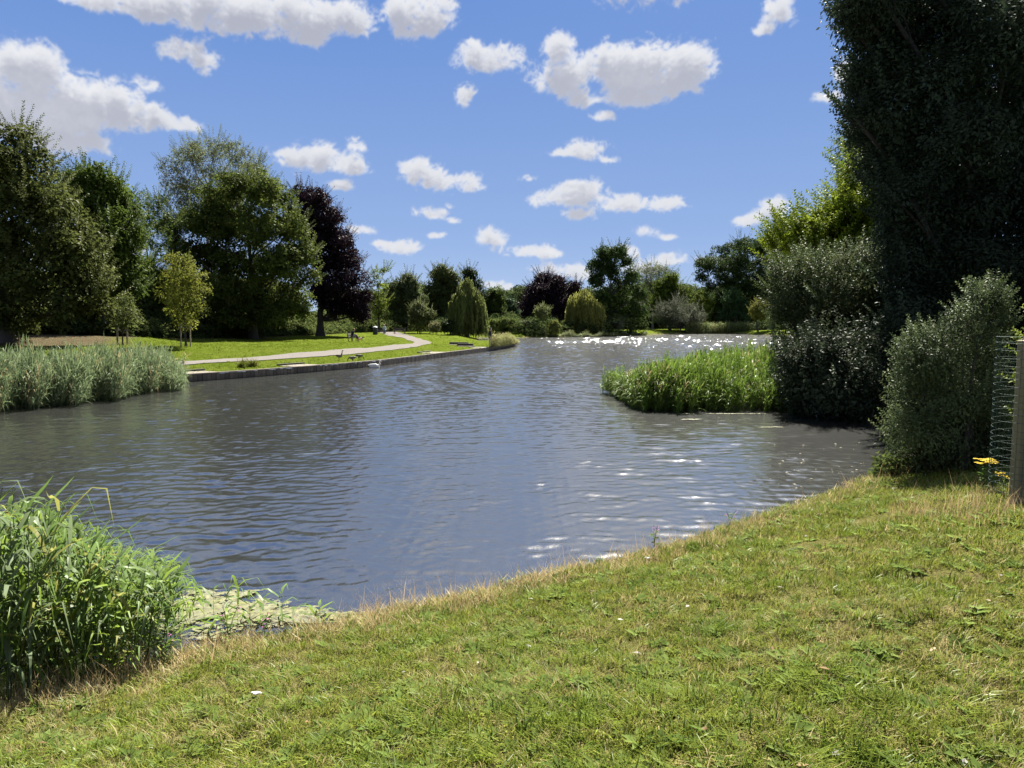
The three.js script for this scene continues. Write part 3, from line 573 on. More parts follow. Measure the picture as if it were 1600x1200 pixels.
{
  const g1 = hit(190, 539), g2 = hit(289, 541);
  const a = tree({ name: 'young_tree', label: 'short staked sapling with sparse leaves on the lawn, the smaller of two', group: young, px: 190, depth: -g1.z, trunk: 0.06, seed: 109, behind: 0.3,
    lobes: [[194, 470, 10], [184, 482, 11], [203, 484, 11], [193, 494, 13], [178, 494, 8], [210, 494, 8], [197, 508, 10], [184, 508, 8]], leaf: { geo: SPRAY.mid, A: [0.06, 0.08, 0.02], B: [0.12, 0.14, 0.045], cover: 0.9, unit: 0.4, gap: -0.35, shoots: [60, 0.4] } });
  staked(a, 0.42, 4, 1.25);
  const b = tree({ name: 'young_tree', label: 'taller yellow-green staked sapling in front of the dark wood', group: young, px: 289, depth: -g2.z, trunk: 0.08, seed: 110, behind: 0.3,
    lobes: [[272, 408, 13], [290, 412, 16], [262, 430, 13], [302, 436, 16], [280, 436, 20], [258, 455, 14], [312, 455, 13], [292, 462, 20], [270, 474, 15], [304, 480, 14], [286, 495, 13], [292, 508, 8]], leaf: { geo: SPRAY.mid, A: [0.085, 0.10, 0.016], B: [0.17, 0.18, 0.03], cover: 0.95, unit: 0.4, gap: -0.35, shoots: [110, 0.45] } });
  staked(b, 0.4, 4, 1.5);
}

// ---------------------------------------------------------------- trees round the head of the lake
const farLeaf = (c, o = {}) => ({ geo: SPRAY.broadFar, ...c, cover: 1.7, unit: 0.75, gap: -0.45, size: 0.85, noise: 0.6, ...o });
tree({ name: 'broadleaf_tree', label: 'round grey-green tree behind the path end and litter bin', px: 632, depth: 128, trunk: 0.35, seed: 120, lobes: autoLobes(632, 470, 34, 44, 18, 1), leaf: farLeaf({ A: [0.05, 0.065, 0.025], B: [0.085, 0.105, 0.04] }) });
tree({ name: 'broadleaf_tree', label: 'dark domed tree with pale crest behind the shrubs, taller than its round neighbour', px: 692, depth: 136, trunk: 0.35, seed: 121, lobes: [...autoLobes(692, 465, 32, 50, 18, 2), [690, 424, 12], [680, 430, 10], [704, 432, 10]], leaf: farLeaf({ A: [0.035, 0.05, 0.014], B: [0.085, 0.10, 0.03] }) });
tree({ name: 'conical_tree', label: 'pointed dark tree peeping over the green weeping willow', px: 736, depth: 140, trunk: 0.3, seed: 122, lobes: [[734, 426, 9], [730, 440, 14], [742, 446, 14], [750, 460, 14], [735, 465, 22], [745, 485, 22]], leaf: farLeaf(dark) });
tree({ name: 'broadleaf_tree', label: 'mid-green tree behind the waterside bushes next to the green willow', px: 770, depth: 142, trunk: 0.25, seed: 123, lobes: autoLobes(770, 482, 22, 36, 12, 3), leaf: farLeaf(mid) });
tree({ name: 'broadleaf_tree', label: 'low blue-green tree standing between green willow and purple tree', px: 797, depth: 146, trunk: 0.2, seed: 124, lobes: autoLobes(797, 489, 20, 28, 10, 4), leaf: farLeaf({ A: [0.03, 0.055, 0.025], B: [0.055, 0.085, 0.04] }) });
tree({ name: 'shrub', label: 'light grey-green spreading shrub beside the path end', category: 'shrub', px: 655, depth: 112, trunk: 0.08, seed: 125, bones: { stems: 3 }, lobes: autoLobes(657, 492, 24, 22, 9, 5), leaf: farLeaf({ A: [0.07, 0.085, 0.03], B: [0.12, 0.135, 0.05] }, { size: 0.65 }) });
willow({ label: 'tall grey-green weeping willow at the end of the lawn', px: 730, top: 432, bottom: 518, rpx: 32, depth: 108, ...{ A: [0.085, 0.105, 0.03], B: [0.15, 0.175, 0.055] }, seed: 130, n: 1500, steep: 0.6 });
tree({ name: 'purple_tree', label: 'rounded purple-leaved tree behind the golden weeping willow', px: 852, depth: 138, trunk: 0.4, seed: 126, wood: BARK_DARK, lobes: [...autoLobes(853, 474, 42, 46, 18, 6), [850, 434, 14], [870, 440, 12], [890, 450, 16], [900, 446, 8]], leaf: farLeaf(purple, { mat: LEAF_GLOSSY, cover: 1.3 }) });
tree({ name: 'young_tree', label: 'small pale green round-headed tree in front of the purple tree', px: 847, depth: 123, trunk: 0.09, seed: 127, lobes: autoLobes(847, 488, 13, 12, 6, 7), leaf: farLeaf({ A: [0.09, 0.11, 0.03], B: [0.15, 0.17, 0.05] }, { size: 0.5 }) });
willow({ label: 'golden-green weeping willow, dome shaped, on the far bank', px: 911, top: 449, bottom: 510, rpx: 33, depth: 131, ...{ A: [0.13, 0.14, 0.03], B: [0.23, 0.235, 0.065] }, seed: 131, n: 1150, steep: 0.6 });
tree({ name: 'broadleaf_tree', label: 'tall dark tree with a layered crown and straight trunk behind the golden willow', px: 954, depth: 140, trunk: 0.42, seed: 128, wood: BARK_DARK, lobes: [[945, 396, 16], [965, 394, 16], [978, 408, 14], [928, 414, 11], [950, 418, 20], [986, 432, 16], [932, 436, 11], [970, 446, 22], [998, 456, 16], [945, 464, 18], [980, 474, 24], [1000, 484, 16], [955, 490, 16]], leaf: farLeaf({ A: [0.024, 0.042, 0.012], B: [0.05, 0.078, 0.02] }, { gap: -0.3 }) });
tree({ name: 'ash_tree', label: 'pale feathery ash behind the bright round tree', px: 1020, depth: 172, trunk: 0.3, seed: 129, wood: BARK_GREY, lobes: [[1000, 428, 13], [1020, 420, 13], [1040, 425, 13], [1010, 440, 18], [1055, 440, 12], [1030, 450, 22], [1010, 470, 22]], leaf: farLeaf(pale, { geo: SPRAY.ash, size: 1.2, cover: 1.1, gap: -0.3 }) });
tree({ name: 'broadleaf_tree', label: 'bright green dome-shaped tree behind the grey waterside bush', px: 1047, depth: 160, trunk: 0.3, seed: 132, lobes: autoLobes(1047, 468, 36, 44, 16, 9), leaf: farLeaf({ A: [0.045, 0.07, 0.010], B: [0.09, 0.12, 0.018] }, { cover: 1.3 }) });
tree({ name: 'willow_bush', label: 'grey-leaved rounded willow bush overhanging the far water', category: 'shrub', px: 1062, depth: 153, trunk: 0.12, seed: 133, bones: { stems: 4 }, lobes: autoLobes(1062, 492, 48, 30, 18, 10), leaf: farLeaf({ A: [0.055, 0.062, 0.038], B: [0.10, 0.11, 0.07] }, { size: 0.9, geo: SPRAY.fine, unit: 0.75, cover: 1.0 }) });
tree({ name: 'broadleaf_tree', label: 'yellow-green tree squeezed behind the grey willow bush', px: 1098, depth: 160, trunk: 0.2, seed: 134, lobes: autoLobes(1096, 480, 20, 26, 8, 11), leaf: farLeaf(lime) });
tree({ name: 'broadleaf_tree', label: 'great spreading dark tree above the far reed bed', px: 1150, depth: 168, trunk: 0.55, seed: 135, wood: BARK_DARK, lobes: [[1130, 392, 20], [1160, 384, 20], [1188, 384, 20], [1210, 392, 20], [1102, 410, 15], [1120, 415, 20], [1150, 412, 28], [1188, 412, 28], [1095, 430, 14], [1112, 444, 16], [1145, 442, 28], [1185, 445, 30], [1215, 430, 30], [1170, 475, 26], [1205, 475, 26], [1120, 470, 20]], leaf: farLeaf({ A: [0.022, 0.036, 0.012], B: [0.045, 0.068, 0.02] }, { gap: -0.35, cover: 1.2 }) });
tree({ name: 'conifer_shrub', label: 'layered blue-green shrub under the great spreading tree', category: 'shrub', px: 1147, depth: 158, trunk: 0.12, seed: 136, lobes: [[1147, 460, 10], [1138, 470, 12], [1158, 472, 12], [1146, 484, 18], [1130, 492, 12], [1164, 494, 12]], leaf: farLeaf({ A: [0.03, 0.06, 0.02], B: [0.06, 0.10, 0.035] }, { size: 0.7 }) });
tree({ name: 'shrub', label: 'yellow-green shrub at the bank beside the far reeds', category: 'shrub', px: 1186, depth: 146, trunk: 0.1, seed: 137, bones: { stems: 3 }, lobes: autoLobes(1188, 486, 22, 16, 8, 12), leaf: farLeaf({ A: [0.10, 0.11, 0.018], B: [0.17, 0.17, 0.03] }, { size: 0.6 }) });
const bankBush = 'low waterside bushes';
for (const [px, py, rx, ry, depth, label, col, sd] of [
  [785, 506, 24, 13, 122, 'low bright green bush spreading behind the angler', { A: [0.06, 0.085, 0.018], B: [0.11, 0.14, 0.03] }, 1],
  [745, 512, 14, 8, 108, 'small green bush under the tall willow', mid, 2],
  [823, 508, 16, 11, 122, 'spiky green waterside bush below the purple tree', { A: [0.05, 0.07, 0.025], B: [0.10, 0.115, 0.045] }, 3],
  [866, 510, 9, 12, 122, 'narrow yellow-green bush on the far bank point', { A: [0.10, 0.12, 0.025], B: [0.16, 0.17, 0.04] }, 4],
  [966, 506, 10, 13, 132, 'pale bush at the end of the grassy far bank', pale, 5],
  [700, 508, 12, 10, 104, 'dark shrub beside the tall willow trunk', dark, 6],
  [680, 510, 10, 8, 108, 'pale flowering shrub beside the lawn end', { A: [0.12, 0.13, 0.05], B: [0.2, 0.19, 0.09] }, 7],
]) tree({ name: 'waterside_bush', label, category: 'bush', group: bankBush, px, depth, trunk: 0.05, seed: 140 + sd, bones: { stems: 3 }, lobes: autoLobes(px, py, rx, ry, 7, sd + 20), leaf: farLeaf(col, { size: 0.5 }) });

// ---------------------------------------------------------------- trees over the water on the right bank
tree({ name: 'willow_tree', label: 'tall narrow feathery willow behind the lime green maple', px: 1362, depth: 46, trunk: 0.3, seed: 150, lobes: [[1345, 228, 22], [1362, 205, 24], [1335, 262, 24], [1370, 250, 34], [1355, 300, 38], [1330, 310, 28], [1390, 300, 40], [1370, 350, 46]], leaf: { geo: SPRAY.ash, mat: LEAF_MATT, A: [0.06, 0.085, 0.03], B: [0.11, 0.14, 0.05], cover: 1.5, unit: 0.55, gap: -0.5 } });
tree({ name: 'maple_tree', label: 'lime green maple catching the sun beside the black evergreen', px: 1370, depth: 36, trunk: 0.3, seed: 151, lobes: [[1338, 272, 20], [1350, 290, 24], [1372, 300, 28], [1225, 390, 18], [1250, 400, 24], [1310, 365, 30], [1330, 320, 34], [1385, 315, 30], [1295, 345, 28], [1350, 350, 38], [1262, 360, 22], [1232, 358, 14], [1240, 382, 20], [1215, 375, 13], [1280, 385, 32], [1320, 390, 38], [1375, 380, 40], [1225, 405, 22], [1260, 415, 32], [1310, 430, 40]], leaf: { geo: SPRAY.broad, A: [0.075, 0.11, 0.010], B: [0.17, 0.21, 0.018], cover: 2.0, unit: 0.48, gap: -0.3, size: 0.75 } });
tree({ name: 'willow_tree', label: 'grey-green sallow leaning over the reed bed', px: 1330, depth: 27.5, trunk: 0.22, seed: 152, bones: { stems: 3 }, lobes: [[1230, 432, 18], [1263, 420, 19], [1308, 425, 25], [1353, 412, 26], [1380, 430, 26], [1216, 456, 16], [1253, 460, 28], [1298, 462, 37], [1348, 458, 40], [1230, 495, 23], [1270, 510, 32], [1320, 515, 40], [1378, 500, 44], [1253, 545, 19], [1298, 555, 32], [1348, 565, 35]], leaf: { bough: true, geo: SPRAY.boughMid, mat: LEAF_G, A: [0.032, 0.048, 0.018], B: [0.085, 0.105, 0.042], cover: 2.3, unit: 0.5, gap: -0.2, size: 0.8, noise: 0.9, rough: 0.6, shoots: [900, 0.8] } });
tree({ name: 'evergreen_oak', label: 'huge black-green evergreen tree towering over the water beside the bush', px: 1530, depth: 25, trunk: 0.55, seed: 153, deep: 0.75, wood: BARK_DARK, behind: 0.8,
  lobes: [[1341, 8, 16], [1323, 40, 10], [1346, 60, 12], [1345, 140, 14], [1339, 185, 13], [1351, 220, 13], [1376, 290, 16], [1406, 350, 18], [1360, -30, 40], [1367, 40, 36], [1340, 30, 18], [1390, 95, 46], [1367, 130, 26], [1360, 178, 22], [1405, 170, 50], [1387, 232, 34], [1425, 250, 54], [1425, 310, 40], [1439, 360, 56], [1431, 430, 50], [1424, 500, 52], [1419, 570, 54], [1429, -60, 80], [1458, 30, 80], [1488, 130, 84], [1500, 230, 84], [1520, 330, 84], [1510, 430, 84], [1500, 520, 84], [1520, 600, 80], [1560, -60, 90], [1580, 50, 90], [1600, 160, 96], [1620, 280, 96], [1620, 400, 96], [1610, 520, 90], [1700, 0, 100], [1720, 160, 110], [1720, 320, 110], [1710, 470, 110], [1640, 610, 80], [1488, 640, 60]],
  leaf: { bough: true, geo: SPRAY.boughDark, mat: LEAF_G, A: [0.017, 0.027, 0.016], B: [0.04, 0.056, 0.03], cover: 2.3, unit: 0.55, gap: -0.42, size: 1, noise: 0.8, rough: 0.45, shoots: [1500, 1.1] } });
tree({ name: 'overhanging_shrub', label: 'dark shrub hanging low over the water beside the reeds', category: 'shrub', px: 1370, depth: 22, trunk: 0.12, seed: 154, bones: { stems: 4 }, wood: BARK_DARK, lobes: [[1248, 565, 24], [1280, 555, 30], [1320, 560, 40], [1370, 560, 46], [1262, 600, 32], [1305, 605, 44], [1355, 615, 50], [1400, 610, 50], [1270, 640, 26], [1320, 650, 36], [1370, 660, 40], [1410, 665, 36], [1245, 620, 18]], leaf: { bough: true, geo: SPRAY.boughDark, mat: LEAF_G, A: [0.014, 0.021, 0.011], B: [0.03, 0.04, 0.02], cover: 2.8, unit: 0.5, gap: -0.5, size: 0.8, noise: 1.0, rough: 0.55, shoots: [500, 0.9] } });
tree({ name: 'sallow_bush', label: 'grey-green bush with pointed sunlit shoots at the bank beside the fence post', category: 'bush', px: 1490, depth: 12.2, trunk: 0.06, seed: 155, bones: { stems: 5 }, deep: 0.9, lobes: [[1545, 462, 7], [1532, 471, 8], [1554, 476, 9], [1539, 492, 15], [1514, 500, 13], [1560, 510, 15], [1501, 521, 22], [1535, 530, 25], [1468, 536, 18], [1438, 538, 17], [1418, 551, 13], [1484, 564, 32], [1446, 574, 27], [1539, 574, 30], [1418, 582, 15], [1434, 614, 27], [1484, 623, 37], [1539, 628, 34], [1414, 623, 13], [1422, 659, 20], [1457, 672, 32], [1512, 682, 37], [1554, 671, 22], [1403, 682, 12], [1415, 710, 17], [1457, 710, 27], [1507, 710, 30], [1550, 707, 25]], leaf: { bough: true, geo: SPRAY.boughNear, mat: LEAF_G, A: [0.03, 0.046, 0.018], B: [0.095, 0.12, 0.05], cover: 2.8, unit: 0.36, gap: -0.22, size: 0.62, noise: 1.7, rough: 0.5, shoots: [800, 0.36] } });

// ---------------------------------------------------------------- undergrowth and the wood closing the view
{
  const r = rng(201), list = [], far = [];
  for (let k = 0; k < 12000; k++) {                                 // brambles, nettles and holly under the trees along the left lawn
    const t = r(), px = -160 + 770 * t, front = woodFront(px), depth = front + 0.5 + r() * 16, p = at(px, 500, depth); const y0 = ground(p.x, p.z);
    const hmax = (1.3 + 1.5 * r()) * (0.6 + 0.5 * n2(p.x * 0.2, 3)) + smooth(2, 14, depth - front) * (px < 470 ? 8.5 : 4.5) * (0.75 + 0.4 * n2(p.x * 0.14, 8));
    p.y = y0 + 0.1 + r() * hmax;
    list.push([p, V(r() - 0.5, 1, r() - 0.5).normalize(), r() * 6.283, 0.7 + 0.6 * r(), shade([0.045, 0.062, 0.018], [0.085, 0.105, 0.035], r(), 0.75 + 0.5 * r())]);
  }
  stuff('undergrowth', instances(SPRAY.broad, LEAF_I, list), 'dark tangled undergrowth below the trees along the lawn', 'undergrowth');
  for (let k = 0; k < 13000; k++) {
    const px = 520 + 1000 * r(), depth = 178 + 26 * r(), p = at(px, 500, depth), hump = 9.4 + 2.2 * n2(p.x * 0.05, 7) + 1.5 * n2(p.x * 0.2, 1);
    p.y = ground(p.x, p.z) + Math.pow(r(), 0.8) * hump;
    far.push([p, V(r() - 0.5, 1, r() - 0.5).normalize(), r() * 6.283, 1.0 + 0.7 * r(), shade([0.03, 0.045, 0.018], [0.07, 0.09, 0.035], r(), 0.8 + 0.4 * r())]);
  }
  stuff('distant_wood', instances(SPRAY.broadFar, LEAF_I, far), 'distant belt of mixed trees closing the head of the lake', 'wood');
  const low = [];
  for (let k = 0; k < 5200; k++) {                                   // shrubs and tall herbs under the trees round the head of the lake
    const px = 575 + 640 * r(), depth = 116 + 6 * smooth(880, 760, px) + 26 * r(), p = at(px, 500, depth); if (lakeDistance(p.x, p.z).d < 0.6 || (px < 660 && depth < 132)) continue;
    p.y = ground(p.x, p.z) + 0.1 + r() * (1.1 + 1.3 * (0.5 + 0.5 * n2(p.x * 0.25, 2)) + smooth(120, 140, depth) * 1.5);
    low.push([p, V(r() - 0.5, 1, r() - 0.5).normalize(), r() * 6.283, 0.45 + 0.5 * r(), shade([0.03, 0.045, 0.016], [0.09, 0.11, 0.035], r() * r(), 0.8 + 0.4 * r())]);
  }
  stuff('shrubbery', instances(SPRAY.broadFar, LEAF_I, low), 'mixed low shrubs under the trees at the head of the lake', 'shrubs');
  const right = [];
  for (let k = 0; k < 4500; k++) {                                  // thicket behind the trees of the right bank
    const z = -16 - 60 * Math.pow(r(), 1.3), x = 14 + (-z - 16) * 0.42 + r() * 7, y0 = ground(x, z), p = V(x, y0 + Math.pow(r(), 0.9) * 4.5, z);
    right.push([p, V(r() - 0.5, 1, r() - 0.5).normalize(), r() * 6.283, 0.8 + 0.5 * r(), shade([0.045, 0.06, 0.018], [0.085, 0.105, 0.035], r(), 0.8 + 0.4 * r())]);
  }
  stuff('thicket', instances(SPRAY.broad, LEAF_I, right), 'shaded thicket behind the trees of the reed-side bank', 'thicket');
}

// ---------------------------------------------------------------- reed beds
const REEDS = [1, 2, 3, 4, 5, 6].map((k) => reedGeo(300 + k, { blades: 8 + (k % 3), len: 0.46, wid: 0.0165, up: 0.22 }));
const REED_FAR = reedGeo(310, { blades: 9, len: 0.36, wid: 0.013, steps: 3, up: 0.5 });
const REED_VARIANTS = [REED_FAR, reedGeo(312, { blades: 7, len: 0.42, wid: 0.012, steps: 3, up: 0.35 }), reedGeo(313, { blades: 11, len: 0.33, wid: 0.012, steps: 3, up: 0.7 }), reedGeo(314, { blades: 8, len: 0.5, wid: 0.014, steps: 3, up: 0.1 })];
function reedMass(name, list, label, category) { const o = new THREE.Group(); stuff(name, o, label, category); REED_VARIANTS.forEach((g, k) => { const im = instances(g, REED_MAT, list.filter((_, i) => i % 4 === k)); im.name = 'reed_stems'; im.userData.kind = 'stuff'; o.add(im); }); }
const REED_SHORT = reedGeo(311, { blades: 6, len: 0.8, wid: 0.03, steps: 4 });
{
  const r = rng(401), bed = thing('reed_bed', 'tall blue-green reeds leaning in the wind beside the algae at the near bank', 'reeds'), front = [], rest = [];
  const tones = [[0.09, 0.145, 0.035], [0.12, 0.18, 0.055], [0.15, 0.215, 0.03], [0.12, 0.155, 0.08], [0.21, 0.21, 0.055]].map((c) => { const m = REED_MAT.clone(); m.color = lin(...c); return m; });
  for (let k = 0; k < 2000; k++) {
    const x = -9.2 + 6.6 * r(), z = -4.6 - 4.4 * r(), D = lakeDistance(x, z);
    if (D.d > 0.35 || D.d < -2.6) continue;
    const px = 800 + FPX * x / -z, crest = 730 + 0.58 * Math.max(px, 10) + 25 * n2(x * 1.3, z * 1.3), room = EYE + rayDir(px, crest).y / -rayDir(px, crest).z * -z;   // the bed thins and shortens towards its tip
    if (px > 222 + 30 * (r() - 0.5) || px < -800 || z > -4.9) continue;
    const h = Math.min(1.75, room * 0.93) * (0.62 + 0.38 * r()); if (h < 0.3) continue;
    const p = V(x, Math.max(-0.1, landHeight(x, z) - 0.05), z);
    (front.length < 290 && z > -6.6 + 0.5 * r() && x > -5.6 ? front : rest).push([p, h, r()]);
  }
  front.forEach(([p, h, q], k) => {
    const m = part('reed_stem', REEDS[k % 6], tones[Math.floor(q * 4.3) % 5], bed); m.position.copy(p); m.scale.set(0.75 + 0.25 * h, h, 0.75 + 0.25 * h);
    m.rotation.set((r() - 0.5) * 0.25, (r() - 0.5) * 1.6, (r() - 0.5) * 0.3 - 0.08);
  });
  const list = rest.map(([p, h, q]) => [p, V((r() - 0.5) * 0.3 + 0.1, 1, (r() - 0.5) * 0.3).normalize(), (r() - 0.5) * 1.6, V(0.8 + 0.2 * h, h, 0.8 + 0.2 * h), shade([0.085, 0.135, 0.035], [0.14, 0.195, 0.055], q, 0.8 + 0.4 * r())]);
  const im = instances(REEDS[2], REED_MAT, list); im.name = 'reed_stems'; im.userData.kind = 'stuff'; bed.add(im);

  const sprig = 'young reed shoots in the algae';                    // short shoots standing in the scum beside the bed
  for (const [px, py, hh] of [[283, 1003, 0.55], [300, 990, 0.6], [318, 998, 0.5], [335, 985, 0.42], [352, 992, 0.5], [372, 978, 0.45], [392, 985, 0.35], [410, 975, 0.3], [442, 980, 0.38], [458, 975, 0.22], [505, 983, 0.26], [498, 980, 0.2], [345, 1003, 0.4], [272, 985, 0.65]]) {
    const p = onPlane(px, py, 0.0), o = new THREE.Mesh(REED_SHORT, tones[2 - (px % 3)]); o.name = numbered('reed_shoot'); o.position.set(p.x, -0.03, p.z); o.scale.set(0.45, hh, 0.45); o.rotation.set(0, px, (px % 5 - 2) * 0.08); o.castShadow = o.receiveShadow = true; scene.add(o);
    tag(o, 'short green reed shoot standing in the yellow algae by the bank', 'reed', sprig);
  }
  const bedOf = (n, sample, A, B) => { const out = []; for (let k = 0; k < n; k++) { const q = sample(); if (!q) continue; const [p, h, w = 1] = q; const dead = r() < 0.04; out.push([p, V((r() - 0.5) * 0.36 + 0.12, 1, (r() - 0.5) * 0.36).normalize(), (r() - 0.5) * 3.2, V(w, h * (r() < 0.06 ? 1.18 : 1), w), dead ? shade([0.22, 0.17, 0.08], [0.3, 0.25, 0.13], r(), 1) : shade(A, B, r(), 0.7 + 0.6 * r())]); } return out; };
  reedMass('reed_bed_by_lawn', bedOf(4200, () => {
    const px = -190 + 475 * r(), front = lerp(646, 611, clamp(px / 285, -0.5, 1)) + 5 * n2(px * 0.02, 5), f = onPlane(px, front, 0), back = -f.z + 0.2 + 4.2 * r(), p = onPlane(px, front, 0).multiplyScalar(1), k = back / -f.z; p.x *= k; p.z *= k; p.y = Math.max(-0.1, Math.min(0.4, landHeight(p.x, p.z)));
    return [p, (1.1 + 0.8 * r()) * lerp(1, 0.55, smooth(235, 285, px)) * (1 + 0.12 * n2(px * 0.03, 2)) * lerp(0.75, 1, smooth(0.1, 1.2, back + f.z)), 0.9 + 0.3 * r()];
  }, [0.085, 0.12, 0.055], [0.15, 0.19, 0.09]), 'silvery green reed bed swaying in front of the lawn', 'reeds');
  reedMass('reed_bed_by_sallow', bedOf(5600, () => {
    const px = 938 + 320 * r(), t = r(), front = lerp(613, 643, smooth(940, 1010, px)) + 4 * n2(px * 0.04, 9) - 3 * r() * r(), f = onPlane(px, front, 0), deep = (px < 1000 ? 2.0 * smooth(935, 1000, px) : 2 + 9 * smooth(1000, 1150, px)), k = (-f.z + 0.05 + deep * t) / -f.z, p = V(f.x * k, -0.05, f.z * k);
    if (px < 1005 && r() > smooth(925, 1010, px)) return null;
    return [p, (0.8 + 0.8 * r() + 0.25 * n2(px * 0.05, 4)) * lerp(0.6, 1, smooth(945, 1040, px)) * lerp(0.62, 1, smooth(0, 0.18, t)) * (1 + 0.15 * smooth(1080, 1200, px)), 0.9 + 0.3 * r()];
  }, [0.055, 0.10, 0.014], [0.13, 0.19, 0.032]), 'bright green reed bed jutting into the lake below the sallow', 'reeds');
  reedMass('distant_reed_fringe', bedOf(2600, () => { const px = 1070 + 150 * r(), p = onPlane(px, 521.7, 0), k = 1 + 0.05 * r(); return [V(p.x * k, 0, p.z * k), 1.5 + 0.9 * r(), 2.2]; }, [0.10, 0.13, 0.04], [0.17, 0.20, 0.07]), 'distant reed fringe below the great spreading tree', 'reeds');
  reedMass('bank_herbs', bedOf(1500, () => { const px = 800 + 210 * r(), p = onPlane(px, 527.2 - 2.5 * smooth(900, 1000, px), 0), k = 1.002 + 0.02 * r(); return [V(p.x * k, 0.1, p.z * k), (0.45 + 0.8 * r() * r()) * (0.6 + 0.6 * n2(px * 0.05, 3)), 1.5]; }, [0.07, 0.10, 0.03], [0.15, 0.16, 0.06]), 'rushes and tall herbs fringing the far bank', 'waterside plants');
  reedMass('herbs_on_point', bedOf(650, () => { const px = 766 + 42 * Math.pow(r(), 1.1), e = lerp(548, 539.5, (px - 760) / 50), p = onPlane(px, e - 0.6, 0.15), k = 1.006 + 0.035 * r(); return [V(p.x * k, 0.25, p.z * k), (0.5 + 0.8 * r()) * lerp(1, 0.35, smooth(792, 808, px)), 1.3]; }, [0.10, 0.13, 0.04], [0.26, 0.24, 0.10]), 'pale flowering herbs on the point beside the angler', 'waterside plants');
}

// ---------------------------------------------------------------- grass
function tuft(seed, { n = 14, h = 0.046, R = 0.045, w = 0.0021, lean = 0.8, steps = 2 }) {
  const r = rng(seed), s = soup();
  for (let k = 0; k < n; k++) {
    const a = r() * 6.283, q = Math.sqrt(r()) * R, x = Math.cos(a) * q, z = Math.sin(a) * q, H = h * (0.55 + 0.8 * r()), b = r() * 6.283, l = lean * H * (0.3 + r()), ww = w * (0.7 + 0.7 * r()), sx = -Math.sin(b) * ww, sz = Math.cos(b) * ww, i0 = s.p.length / 3;
    for (let j = 0; j <= steps; j++) { const t = j / steps, ox = Math.cos(b) * l * t * t, oz = Math.sin(b) * l * t * t, y = H * (t - 0.25 * t * t * lean), k2 = 1 - t * t; if (j < steps) s.p.push(x + ox + sx * k2, y, z + oz + sz * k2, x + ox - sx * k2, y, z + oz - sz * k2); else s.p.push(x + ox, y, z + oz); }
    for (let j = 0; j < steps; j++) { const e = i0 + j * 2; if (j < steps - 1) s.i.push(e, e + 1, e + 2, e + 1, e + 3, e + 2); else s.i.push(e, e + 1, e + 2); }
  }
  return toGeo(s);
}
const GRASS = new THREE.MeshPhysicalMaterial({ color: lin(1, 1, 1), roughness: 1, specularIntensity: 0, transmission: 0.35, thickness: 0, clearcoat: 0.22, clearcoatRoughness: 0.38, side: THREE.DoubleSide, vertexColors: true });
const TUFT = { lawn: tuft(1, { n: 10, w: 0.0026 }), lawnFar: tuft(11, { n: 9, R: 0.07, w: 0.0042, steps: 1 }), lush: tuft(2, { n: 9, h: 0.082, R: 0.05, w: 0.0036, lean: 1.0 }), straw: tuft(3, { n: 8, h: 0.085, R: 0.06, w: 0.0017, lean: 1.0 }), strawFar: tuft(13, { n: 8, h: 0.085, R: 0.08, w: 0.003, lean: 1.0, steps: 1 }), tall: tuft(4, { n: 8, h: 0.30, R: 0.06, w: 0.0018, lean: 0.5 }), far: tuft(5, { n: 12, h: 0.075, R: 0.2, w: 0.016, lean: 0.7, steps: 1 }) };
const WEED = (() => { const r = rng(9), s = soup(), d = V(), up = V(), side = V(), o = V(0, 0.004, 0); for (let k = 0; k < 8; k++) { const a = k * 0.785 + r() * 0.6; d.set(Math.cos(a), 0.12 + 0.5 * r(), Math.sin(a)).normalize(); up.set(0, 1, 0); side.crossVectors(d, up).normalize(); up.crossVectors(side, d); leafInto(s, o, d, side, up, 0.06 + 0.05 * r(), 0.012 + 0.008 * r(), 0.4); } return toGeo(s); })();
const barePatches = [[1285, 848, 0.16], [1345, 815, 0.22], [1350, 818, 0.15], [1255, 926, 0.1], [1480, 900, 0.12], [1270, 852, 0.12], [1370, 808, 0.14]].map(([px, py, R]) => { const p = hit(px, py); return [p.x, p.z, R]; });
const bare = (x, z) => barePatches.some(([bx, bz, R]) => Math.hypot((x - bx) * 0.55, z - bz) < R * (1 + 0.4 * n2(x * 5, z * 5)));
